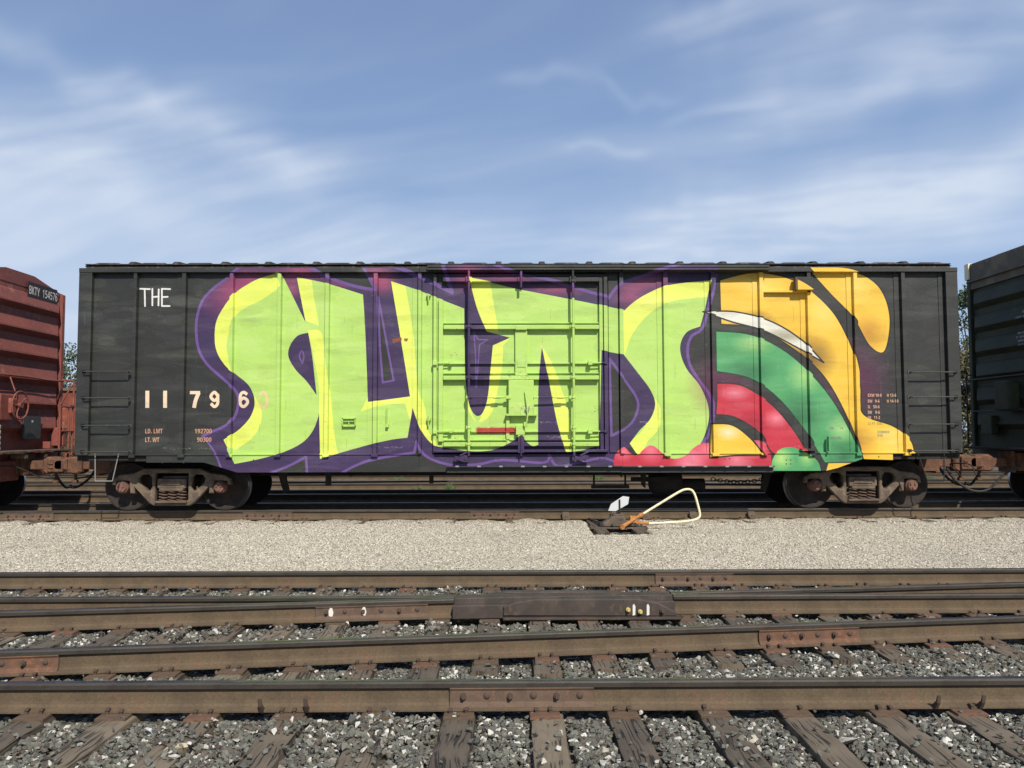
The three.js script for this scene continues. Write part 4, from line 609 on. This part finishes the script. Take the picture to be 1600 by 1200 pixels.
// couplers with knuckle, cut lever and air hose; local x points outward
function coupler(parent, x, dir) {
  const c = sub('coupler', parent, [x, 0.84, 0]); c.rotation.y = dir > 0 ? 0 : Math.PI;
  const m = M.coupler;
  part('draft_box', join(rbox(-0.2, 0.18, -0.16, 0.2, -0.32, 0.32, 0.012), rbox(0.17, 0.26, -0.2, 0.24, -0.24, 0.24, 0.02)), m, c);
  part('shank', join(rbox(0.2, 0.62, -0.09, 0.09, -0.09, 0.09, 0.02)), m, c);
  part('coupler_head', join(extr([[0.58, -0.13], [0.66, -0.18], [0.92, -0.16], [0.98, -0.1], [0.98, 0.1], [0.92, 0.15], [0.68, 0.17], [0.58, 0.11]], 0.36, 0.03), rbox(0.7, 1.02, -0.14, 0.13, 0.1, 0.24, 0.03)), m, c);
  part('knuckle', join(extr([[0.84, -0.1], [1.06, -0.1], [1.1, -0.05], [1.1, 0.07], [1.04, 0.12], [0.84, 0.12]], 0.16, 0.03).translate(0, 0, -0.16), rbox(0.74, 0.84, 0.02, 0.06, 0.24, 0.262, 0.008), rbox(0.74, 0.84, -0.06, -0.02, 0.24, 0.262, 0.008)), m, c);
  part('lock_lifter', join(bar([0.78, -0.14, 0.02], [0.78, -0.34, 0.02], 0.028), rbox(0.74, 0.84, -0.36, -0.3, -0.03, 0.07, 0.01)), m, c);
  part('cut_lever', join(tube([[0.78, -0.28, 0.06], [0.6, -0.22, 0.3], [0.3, -0.02, 0.55], [0.24, 0.02, 1.0], [0.26, 0.0, 1.35], [0.3, -0.16, 1.42]], 0.013, 40, 7)), M.underframe, c);
  part('air_hose', join(tube([[0.3, 0.02, -0.32 * dir], [0.5, -0.06, -0.34 * dir], [0.66, -0.3, -0.3 * dir], [0.86, -0.46, -0.2 * dir], [1.02, -0.42, -0.1 * dir]], 0.026, 30, 8)), M.rubber, c);
  return c;
}
coupler(car, XL - 0.02, -1); coupler(car, XR + 0.02, 1);

// ---------------------------------------------------------------- the two neighbouring boxcars (their ends face the painted car)
function plateTexture(w, h, draw) { const cv = document.createElement('canvas'); cv.width = w; cv.height = h; const c = cv.getContext('2d'); draw(c); const t = new THREE.CanvasTexture(cv); t.colorSpace = THREE.SRGBColorSpace; t.magFilter = THREE.LinearFilter; return t; }
// flat print on the car's end: a thin plate whose front carries the texture; z runs along the end wall
function endPrint(name, parent, x, y0, y1, z0, z1, tex, dir, rough = 0.7) {
  const g = new THREE.PlaneGeometry(Math.abs(z1 - z0), y1 - y0).rotateY(dir * Math.PI / 2).translate(x, (y0 + y1) / 2, (z0 + z1) / 2);
  return part(name, g, new THREE.MeshStandardMaterial({ map: tex, roughness: rough, transparent: true }), parent);
}
function neighbour(label, xEnd, dir, H, rise, mat, capMat, drop = 0) {   // dir: the way its end faces
  const g = thing('boxcar', label, 'freight car', [xEnd, TOP, TZ]), B = 1.0, w = 1.56, L = 14, out = (a) => a * dir;
  const side = (s) => box(Math.min(0, -dir * L), Math.max(0, -dir * L), B, H, s * 1.6, s * 1.52);
  part('side_wall', join(side(1)), mat, g); part('side_wall', join(side(-1)), mat, g);
  for (let k = 0; k < 12; k++) for (const s of [1, -1]) part('side_post', join(rbox(-dir * (0.6 + k * 1.1) - 0.05, -dir * (0.6 + k * 1.1) + 0.05, B, H - 0.1, s > 0 ? 1.59 : -1.65, s > 0 ? 1.65 : -1.59, 0.008)), mat, g);
  part('roof', join(extr([[-1.62, H - 0.02], [-0.5, H + rise], [0.5, H + rise], [1.62, H - 0.02], [1.62, H - 0.08], [-1.62, H - 0.08]], L - 0.02, 0.004).rotateY(Math.PI / 2).translate(-dir * L / 2, 0, 0)), mat, g);
  part('end_wall', join(extr([[-w, B], [w, B], [w, H - 0.03], [0.52, H + rise - 0.02], [-0.52, H + rise - 0.02], [-w, H - 0.03]], 0.06, 0.004).rotateY(Math.PI / 2).translate(out(-0.05), 0, 0)), mat, g);
  for (const s of [1, -1]) part('corner_post', join(rbox(out(-0.09), out(0.05), B - 0.1, H - 0.02, s * 1.62, s * 1.5, 0.012)), capMat, g);
  // pressed ridges of the end wall
  const pitch = (H - drop - B - 0.5) / 6.1;
  for (let k = 0; k < 6; k++) {
    const y = H - drop - 0.42 - k * pitch, hh = pitch * 0.47, zz = 1.47, p = [];
    for (const s of [1, -1]) p.push([0, y + hh, s * zz], [out(0.03), y + hh * 0.86, s * (zz - 0.05)], [out(0.12), y - hh * 0.06, s * (zz - 0.2)], [out(0.125), y - hh * 0.2, s * (zz - 0.2)], [0, y - hh * 0.62, s * zz]);
    part('end_ridge', join(new ConvexGeometry(p.map((v) => new THREE.Vector3(v[0] - out(0.022), v[1], v[2])))), mat, g);
  }
  part('end_sill', join(rbox(out(-0.1), out(0.08), B - 0.2, B + 0.08, -1.55, 1.55, 0.01)), mat, g);
  part('floor', join(box(Math.min(0, -dir * L), Math.max(0, -dir * L), B - 0.12, B - 0.005, -1.5, 1.5), box(Math.min(0, -dir * L), Math.max(0, -dir * L), 0.62, 0.9, -0.3, 0.3)), M.underframe, g);
  truck(g, -dir * 1.6); coupler(g, out(0.05), dir);
  return g;
}
{
  const X = -9.84, red = neighbour('oxide red boxcar with brake wheel, cut off by the left edge', X, 1, 4.56, 0.2, M.oxide, M.oxide);
  const t = plateTexture(512, 150, (c) => { c.fillStyle = 'rgb(42,32,30)'; c.fillRect(0, 0, 512, 150); c.fillStyle = 'rgb(214,206,196)'; c.font = 'bold 104px monospace'; c.save(); c.translate(22, 112); c.scale(0.72, 1); c.fillText('BKTY 154576', 0, 0); c.restore(); });
  part('number_board', (() => { const g = new THREE.PlaneGeometry(1.12, 0.33).rotateY(Math.PI / 2); return g.translate(0.034, 4.44, -0.74); })(), new THREE.MeshStandardMaterial({ map: t, roughness: 0.7 }), red);
  // brake gear on the end
  const bw = sub('brake_wheel', red, [0.42, 2.02, 0.62]);
  part('rim', join(new THREE.TorusGeometry(0.27, 0.016, 8, 36).rotateY(Math.PI / 2)), M.oxide, bw); part('hub', join(new THREE.CylinderGeometry(0.05, 0.06, 0.08, 12).rotateZ(Math.PI / 2), bar([-0.2, 0, 0], [0, 0, 0], 0.025)), M.oxide, bw);
  for (let k = 0; k < 5; k++) { const a = k * 1.2566 + 0.3; part('spoke', join(tube([[0, 0, 0], [-0.03, Math.cos(a) * 0.14, Math.sin(a) * 0.14], [0, Math.cos(a) * 0.265, Math.sin(a) * 0.265]], 0.013, 8, 6)), M.oxide, bw); }
  part('brake_housing', join(rbox(0.08, 0.26, 1.72, 2.24, 0.54, 1.0, 0.03), rbox(0.1, 0.32, 1.86, 2.16, 0.5, 0.74, 0.03), rbox(0.06, 0.2, 1.6, 1.76, 0.7, 1.1, 0.02)), M.oxide, red);
  part('brake_rod', join(bar([0.3, 2.3, 0.6], [0.12, 2.62, 0.5], 0.014), tube([[0.12, 2.62, -1.5], [0.16, 2.6, -0.8], [0.14, 2.62, -0.2], [0.14, 2.62, 0.6], [0.14, 2.6, 1.3]], 0.02, 20)), M.oxide, red);
  { const gs = []; for (let k = 0; k < 14; k++) gs.push(new THREE.TorusGeometry(0.026, 0.0075, 5, 9).scale(1, 1.4, 1).rotateY(k % 2 ? Math.PI / 2 : 0).translate(0.2, 1.6 - k * 0.052, 0.9)); part('brake_chain', join(gs), M.galv, red); }
  part('route_board', join(rbox(0.1, 0.14, 1.36, 1.82, -0.62, 0.0, 0.006)), M.charcoal, red); part('route_card', join(box(0.141, 0.144, 1.7, 1.74, -0.33, -0.28)), M.white, red);
  // hand rails and ladder posts beside the end
  part('hand_rail', join(bar([0.3, 0.95, -1.42], [0.3, 2.08, -1.42], 0.022), bar([0.3, 2.08, -1.42], [0.3, 2.08, -1.62], 0.02), bar([0.3, 2.05, -1.05], [0.3, 0.95, -1.05], 0.024), bar([0.3, 2.05, -1.05], [0.3, 2.05, -1.62], 0.02), bar([0.3, 1.52, -1.05], [0.3, 1.52, -1.62], 0.018)), M.oxide, red);
  part('corner_brace', join(bar([0.02, 2.66, -1.58], [0.3, 2.62, -1.6], 0.02), bar([0.3, 2.62, -1.6], [0.28, 1.0, -1.6], 0.024), bar([0.28, 2.55, -1.58], [0.06, 2.1, -1.5], 0.02)), M.oxide, red);
  part('cross_platform', join(rbox(0.1, 0.44, 1.1, 1.14, -1.3, 1.3, 0.006), rbox(0.1, 0.44, 1.07, 1.1, -1.3, -1.2, 0.006), rbox(0.12, 0.42, 0.98, 1.08, -0.4, -0.3, 0.006), rbox(0.12, 0.42, 0.98, 1.08, 0.3, 0.4, 0.006)), M.truckSteel, red);
  for (const b of [[0.04, 0.3, 1.2, 1.6, -1.34, -1.2, 0.02], [0.04, 0.22, 1.15, 1.3, -0.9, -0.84, 0.01], [0.0, 0.34, 0.62, 1.0, -0.62, -0.2, 0.03], [0.0, 0.2, 0.55, 0.95, 0.2, 0.9, 0.03]]) part('end_bracket', join(rbox(...b)), M.oxide, red);

  const dk = neighbour('tall dark green boxcar with dusty tan top band, at right edge', 10.46, -1, 5.2, 0.02, M.darkGreen, M.darkGreen, 0.46);
  part('top_band', join(rbox(-0.03, 0.03, 4.62, 5.2, -1.5, 1.5, 0.004)), M.tanDust, dk); part('top_lip', join(rbox(-0.09, -0.02, 4.78, 4.82, -1.52, 1.52, 0.006)), M.tanDust, dk); part('corner_cap', join(rbox(-0.07, 0.06, 4.86, 5.22, -1.66, -1.5, 0.006)), M.cream, dk);
  const st = plateTexture(512, 512, (c) => { c.clearRect(0, 0, 512, 512); const r = rng(3); const row = (x, y, n, h) => { for (let i = 0; i < n; i++) { c.fillStyle = `rgba(190,196,190,${0.45 + 0.5 * r()})`; const q = r(); if (q < 0.12) continue; c.fillRect(x + i * h * 0.8, y, h * 0.2, h); if (q > 0.4) c.fillRect(x + i * h * 0.8, y, h * 0.55, h * 0.22); if (q > 0.6) c.fillRect(x + i * h * 0.8, y + h * 0.4, h * 0.5, h * 0.2); if (q < 0.7) c.fillRect(x + i * h * 0.8 + h * 0.4, y, h * 0.18, h); } }; row(180, 40, 4, 30); row(60, 96, 14, 26); row(120, 280, 11, 26); row(80, 324, 13, 26); row(110, 368, 12, 26); row(110, 412, 11, 22); });
  endPrint('stencil_lettering', dk, -0.118, 3.05, 3.95, 0.1, 0.9, st, -1);
  part('hand_rail', join(bar([-0.16, 1.2, -1.56], [-0.16, 2.7, -1.56], 0.02), bar([-0.16, 2.7, -1.56], [-0.04, 2.72, -1.5], 0.018), bar([-0.16, 1.9, -1.56], [-0.16, 1.9, 1.4], 0.016), bar([-0.14, 2.6, -1.5], [-0.14, 2.6, 1.4], 0.018)), M.black, dk);
  part('brake_housing', join(rbox(-0.3, -0.06, 1.9, 2.5, -0.3, 0.2, 0.03), rbox(-0.2, -0.04, 1.4, 1.8, -1.0, -0.6, 0.02)), M.darkGreen, dk);
  part('cross_platform', join(rbox(-0.44, -0.1, 1.1, 1.14, -1.3, 1.3, 0.006)), M.underframe, dk);
  part('air_hose', join(tube([[-0.3, 0.8, 0.5], [-0.6, 0.62, 0.45], [-0.9, 0.32, 0.4], [-1.2, 0.3, 0.35], [-1.5, 0.5, 0.32], [-1.66, 0.74, 0.3]], 0.026, 30)), M.rubber, dk);
}

// ---------------------------------------------------------------- switch stand beside the freight rail
{
  const SY = 0.015;
  for (const [label, x, zn] of [['left of two dark timbers carrying the switch stand', 1.66, -14.0], ['right of two dark timbers carrying the switch stand', 2.32, -14.02]]) { const g = tag(part('headblock_timber', uvBox(tieGeometry(2.0, 333 + x)), M.wood[1]), label, 'timber', 'timbers under the switch stand'); g.position.set(x, SY - 0.05, zn - 1.0); }
  const s = thing('switch_stand', 'low switch stand with white arrow plate and cream hoop lever', 'switch stand', [2.0, 0.037, -14.72]);
  part('base_plate', join(rbox(-0.5, 0.5, 0.0, 0.025, -0.16, 0.16, 0.004), hex(-0.42, 0.035, 0.1, 0.022, 0.03, 'y'), hex(0.42, 0.035, 0.1, 0.022, 0.03, 'y'), hex(-0.42, 0.035, -0.1, 0.022, 0.03, 'y'), hex(0.42, 0.035, -0.1, 0.022, 0.03, 'y')), M.truckSteel, s);
  part('gear_housing', join(extr([[-0.26, 0], [0.24, 0], [0.24, 0.06], [0.14, 0.13], [0.1, 0.19], [-0.1, 0.19], [-0.16, 0.13], [-0.26, 0.07]], 0.24, 0.02).translate(-0.02, 0.025, 0), rbox(-0.1, 0.08, 0.19, 0.25, -0.08, 0.08, 0.015)), M.truckSteel, s);
  part('spindle', join(bar([0, 0.2, 0], [0, 0.46, 0], 0.018), rbox(-0.03, 0.03, 0.24, 0.3, -0.03, 0.03, 0.006)), M.underframe, s);
  const tg = part('target_plate', join(extr([[-0.2, -0.12], [-0.15, 0.0], [0.06, 0.14], [0.17, 0.125], [0.15, 0.0], [-0.07, -0.125]], 0.006, 0.001)), M.white, s); tg.position.set(0.02, 0.36, 0.026); tg.rotation.y = -0.15;
  part('target_strap', join(rbox(0.005, 0.035, 0.16, 0.44, 0.032, 0.042, 0.003)), M.underframe, s);
  part('connecting_rod', join(bar([-0.28, 0.06, -0.05], [-0.4, 0.03, -1.3], 0.02), rbox(-0.34, -0.24, 0.02, 0.1, -0.12, 0.06, 0.01)), M.underframe, s);
  part('pivot_arm', join(bar([0.05, -0.015, 0.2], [0.42, 0.205, 0.16], 0.036, 10, 0.026), bar([0.05, -0.015, 0.2], [0.04, -0.02, 0.235], 0.045, 10), rbox(0.18, 0.3, 0.04, 0.16, 0.05, 0.19, 0.015), bar([0.35, 0.16, 0.165], [0.4, 0.19, 0.16], 0.042, 10)), M.orangeRust, s);
  part('hoop_lever', join(tube([[0.42, 0.205, 0.16], [0.75, 0.4, 0.14], [1.05, 0.575, 0.13], [1.17, 0.62, 0.125], [1.27, 0.61, 0.12], [1.33, 0.53, 0.12], [1.38, 0.36, 0.12], [1.415, 0.2, 0.12], [1.4, 0.13, 0.12], [1.3, 0.085, 0.12], [1.08, 0.055, 0.12], [0.8, 0.04, 0.12], [0.5, 0.03, 0.12]], 0.021, 90, 10)), M.cream, s);
  part('lever_collar', join(bar([0.28, 0.04, 0.12], [0.52, 0.03, 0.12], 0.026, 10)), M.orangeRust, s);
  for (const o of s.children) if (['pivot_arm', 'hoop_lever', 'lever_collar', 'target_plate', 'target_strap'].includes(o.name)) o.position.y += 0.06;
  for (const [x, z] of [[-0.3, 0.14], [0.28, 0.14], [-0.12, 0.14], [0.12, 0.15]]) part('bolt', boltGeo.nut, M.bolt, s).position.set(x, 0.075, z);
  // rail braces along the switch
  const brace = join(extr([[-0.05, 0], [0.16, 0], [0.16, 0.03], [0.06, 0.06], [0.03, 0.125], [-0.02, 0.13], [-0.05, 0.1]], 0.14, 0.01).rotateY(-Math.PI / 2), hex(0.0, 0.05, 0.09, 0.02, 0.03, 'y'));
  [1.16, 2.1, 2.68, 3.6, 4.72].forEach((x, i) => { const b = part('rail_brace', brace, M.truckSteel); b.position.set(x, TOP - RAILH + 0.004, TZ + 0.755 + 0.08); tag(b, `${ordinal(i + 1)} rusty rail brace from the left beside the switch stand rail`, 'rail brace', 'rail braces at the switch'); });
}

// ---------------------------------------------------------------- behind the cars: gondola, timbers, trees, weeds
{
  const g = thing('gondola_car', 'rust red gondola wall seen between the red and black cars', 'freight car', [-22, 0.2, -34.5]);
  part('side_wall', join(rbox(-9, 9, 0.55, 3.2, 1.42, 1.5, 0.01)), M.gondola, g); part('far_wall', join(rbox(-9, 9, 0.55, 3.2, -1.5, -1.42, 0.01)), M.gondola, g); part('top_rail', join(rbox(-9.02, 9.02, 3.18, 3.3, 1.38, 1.6, 0.01)), M.tanDust, g); part('end_wall', join(rbox(8.95, 9.05, 0.55, 3.2, -1.42, 1.42, 0.01)), M.gondola, g); part('floor', join(box(-8.9, 8.9, 0.7, 0.9, -1.4, 1.4)), M.underframe, g);
  for (let k = 0; k < 13; k++) part('side_post', join(rbox(-8.6 + k * 1.42, -8.48 + k * 1.42, 0.5, 3.18, 1.5, 1.6, 0.01)), M.gondola, g);
  truck(g, 6.8); truck(g, -6.8);
  // stack of old timbers on the ground beyond the yard tracks
  let n = 0; for (let r = 0; r < 3; r++) for (let k = 0; k < 3; k++) { const o = part('stacked_timber', tieGeo[Object.keys(tieGeo)[0]], M.wood[2]); o.rotation.y = Math.PI / 2 + (rng(r * 9 + k)() - 0.5) * 0.06; o.position.set(-18.5 + k * 2.9, 0.09 + r * 0.172, -31.9 - r * 0.02); n++; tag(o, `old timber in the ${['bottom', 'middle', 'top'][r]} row, ${['left', 'centre', 'right'][k]} end of the stack behind the couplers`, 'timber', 'stack of old timbers'); }

  const leafMats = [[0.05, 0.085, 0.026], [0.075, 0.105, 0.04], [0.15, 0.135, 0.06]].map((c) => new THREE.MeshPhysicalMaterial({ color: new THREE.Color().setRGB(...c), roughness: 0.8, side: THREE.DoubleSide, transmission: 0.25, thickness: 0 }));
  const bark = blotch([c255(92, 80, 66), c255(70, 60, 50)], 0.8, 88, { roughness: 0.95 }, 0.01);
  function treeGeo(seed, h, rx, ry, base, n, leaf, lobes) {
    const R = rng(seed), pos = [], cl = [], v = new THREE.Vector3(), trunk = [bar([0, 0, 0], [0.05, h * 0.5, 0], 0.14, 8, 0.09), bar([0.05, h * 0.5, 0], [0, h * 0.85, 0.1], 0.09, 7, 0.03)];
    for (let i = 0; i < lobes; i++) { const a = R() * 6.283, q = Math.sqrt(R()), y = base + (h - base) * (0.08 + 0.86 * R()), f = Math.sin(Math.PI * clamp((y - base) / (h - base) * 0.9 + 0.08)); cl.push([Math.cos(a) * rx * q * f, y, Math.sin(a) * rx * q * f, ry * (0.5 + 0.6 * R())]); trunk.push(bar([0.03, h * (0.25 + 0.4 * R()), 0], [cl[i][0] * 0.9, y, cl[i][2] * 0.9], 0.04, 5, 0.012)); }
    for (let i = 0; i < n; i++) { const c = cl[Math.floor(R() * lobes)], a = R() * 6.283, u = R() * 2 - 1, rr = c[3] * Math.pow(R(), 0.45), s = Math.sqrt(1 - u * u); const p = [c[0] + Math.cos(a) * s * rr, c[1] + u * rr * 0.8, c[2] + Math.sin(a) * s * rr]; const L = leaf * (0.6 + 0.8 * R()), d1 = v.set(R() - 0.5, R() - 0.6, R() - 0.5).normalize().toArray(), d2 = new THREE.Vector3(R() - 0.5, R() - 0.5, R() - 0.5).cross(new THREE.Vector3(...d1)).normalize().toArray();
      const q = (k, m) => [p[0] + d1[0] * L * k + d2[0] * L * m, p[1] + d1[1] * L * k + d2[1] * L * m, p[2] + d1[2] * L * k + d2[2] * L * m]; const A = q(0, 0), B = q(0.5, 0.32), D = q(0.5, -0.32), E = q(1.1, 0); pos.push(...A, ...B, ...E, ...A, ...E, ...D); }
    const g2 = new THREE.BufferGeometry(); g2.setAttribute('position', new THREE.Float32BufferAttribute(pos, 3)); g2.computeVertexNormals(); return { crown: uvBox(g2), trunk: join(trunk) };
  }
  const kinds = [treeGeo(1, 7.2, 2.4, 0.95, 1.2, 9000, 0.16, 46), treeGeo(2, 9.4, 2.0, 0.8, 2.4, 5200, 0.15, 40), treeGeo(3, 5.4, 1.5, 0.6, 0.1, 12000, 0.14, 60)];
  const plant = (label, k, x, z, s, m, name = 'leafy_tree', group = 'trees beyond the yard') => { const t = thing(name, label, 'tree', [x, 0, z], x * 1.7, group); t.scale.setScalar(s); part('trunk', kinds[k].trunk, bark, t); part('crown', kinds[k].crown, leafMats[m], t); };
  plant('green tree above the rusty gondola, between red and black cars', 0, -26.6, -50, 0.95, 1); plant('green tree hidden behind the red boxcar, left of the gap', 0, -31.5, -51, 1.0, 0); plant('green tree behind the left end of the black boxcar', 0, -22.5, -51.5, 0.85, 1);
  plant('thin sparse tree topping the gap between black and green cars', 1, 21.9, -38.5, 0.93, 0); plant('sparse tree behind the right end of the black boxcar', 1, 19.2, -40, 0.9, 0);
  plant('tall olive brush filling the gap left of the green car', 2, 18.55, -32.6, 0.92, 2, 'tall_bush', 'brush beyond the yard'); plant('olive brush behind the corner of the green car', 2, 20.2, -33.4, 0.95, 2, 'tall_bush', 'brush beyond the yard'); plant('olive brush behind the right end of the black boxcar', 2, 16.9, -33.6, 0.9, 2, 'tall_bush', 'brush beyond the yard'); plant('low brush in front of the gondola between red and black cars', 2, -16.6, -31.2, 0.36, 2, 'tall_bush', 'brush beyond the yard');

  // weeds between the yard tracks
  const grassMat = new THREE.MeshPhysicalMaterial({ color: new THREE.Color().setRGB(0.1, 0.15, 0.045), roughness: 0.8, side: THREE.DoubleSide, transmission: 0.2, thickness: 0 });
  function weed(seed, n, h, spread) { const R = rng(seed), pos = []; for (let i = 0; i < n; i++) { const a = R() * 6.283, d = Math.sqrt(R()) * spread, x = Math.cos(a) * d, z = Math.sin(a) * d * 0.6, hh = h * (0.4 + 0.8 * R()) * (1 - 0.5 * d / spread), b = R() * 6.283, w = 0.012 + 0.014 * R(), lx = (R() - 0.5) * hh, lz = (R() - 0.5) * hh; pos.push(x - Math.cos(b) * w, 0, z - Math.sin(b) * w, x + Math.cos(b) * w, 0, z + Math.sin(b) * w, x + lx, hh, z + lz); } const g3 = new THREE.BufferGeometry(); g3.setAttribute('position', new THREE.Float32BufferAttribute(pos, 3)); g3.computeVertexNormals(); return uvBox(g3); }
  const wg = [weed(1, 420, 0.34, 0.7), weed(2, 260, 0.24, 0.4), weed(3, 160, 0.3, 0.25)];
  [['green weed patch below the left couplers, between far rails', 0, -15.6, -23.4, 1], ['smaller green weed patch left of the couplers', 0, -17.2, -23.6, 0.8], ['weed tuft between far rails below the door left edge', 1, -2.4, -23.5, 1], ['thin weed by a far rail below the door middle', 2, -1.6, -24.2, 1], ['weed tuft between far rails left of the door', 1, -3.6, -28, 1.1], ['weed tuft between far rails under the last letter', 1, 4.6, -27.8, 1.2], ['weed tuft beyond the rails under the door right edge', 2, 3.2, -28.2, 1.1], ['weed tuft near the right couplers between far rails', 1, 14.2, -28, 1.2]].forEach(([l, k, x, z, s]) => { const w = part('weed_patch', wg[k], grassMat); w.position.set(x, 0.0, z); w.scale.setScalar(s); w.rotation.y = x; tag(w, l, 'weeds', 'weeds between the yard tracks'); });
}
scene.traverse((o) => { if (o.isMesh) { o.castShadow = true; o.receiveShadow = true; } });
renderer.render(scene, camera);
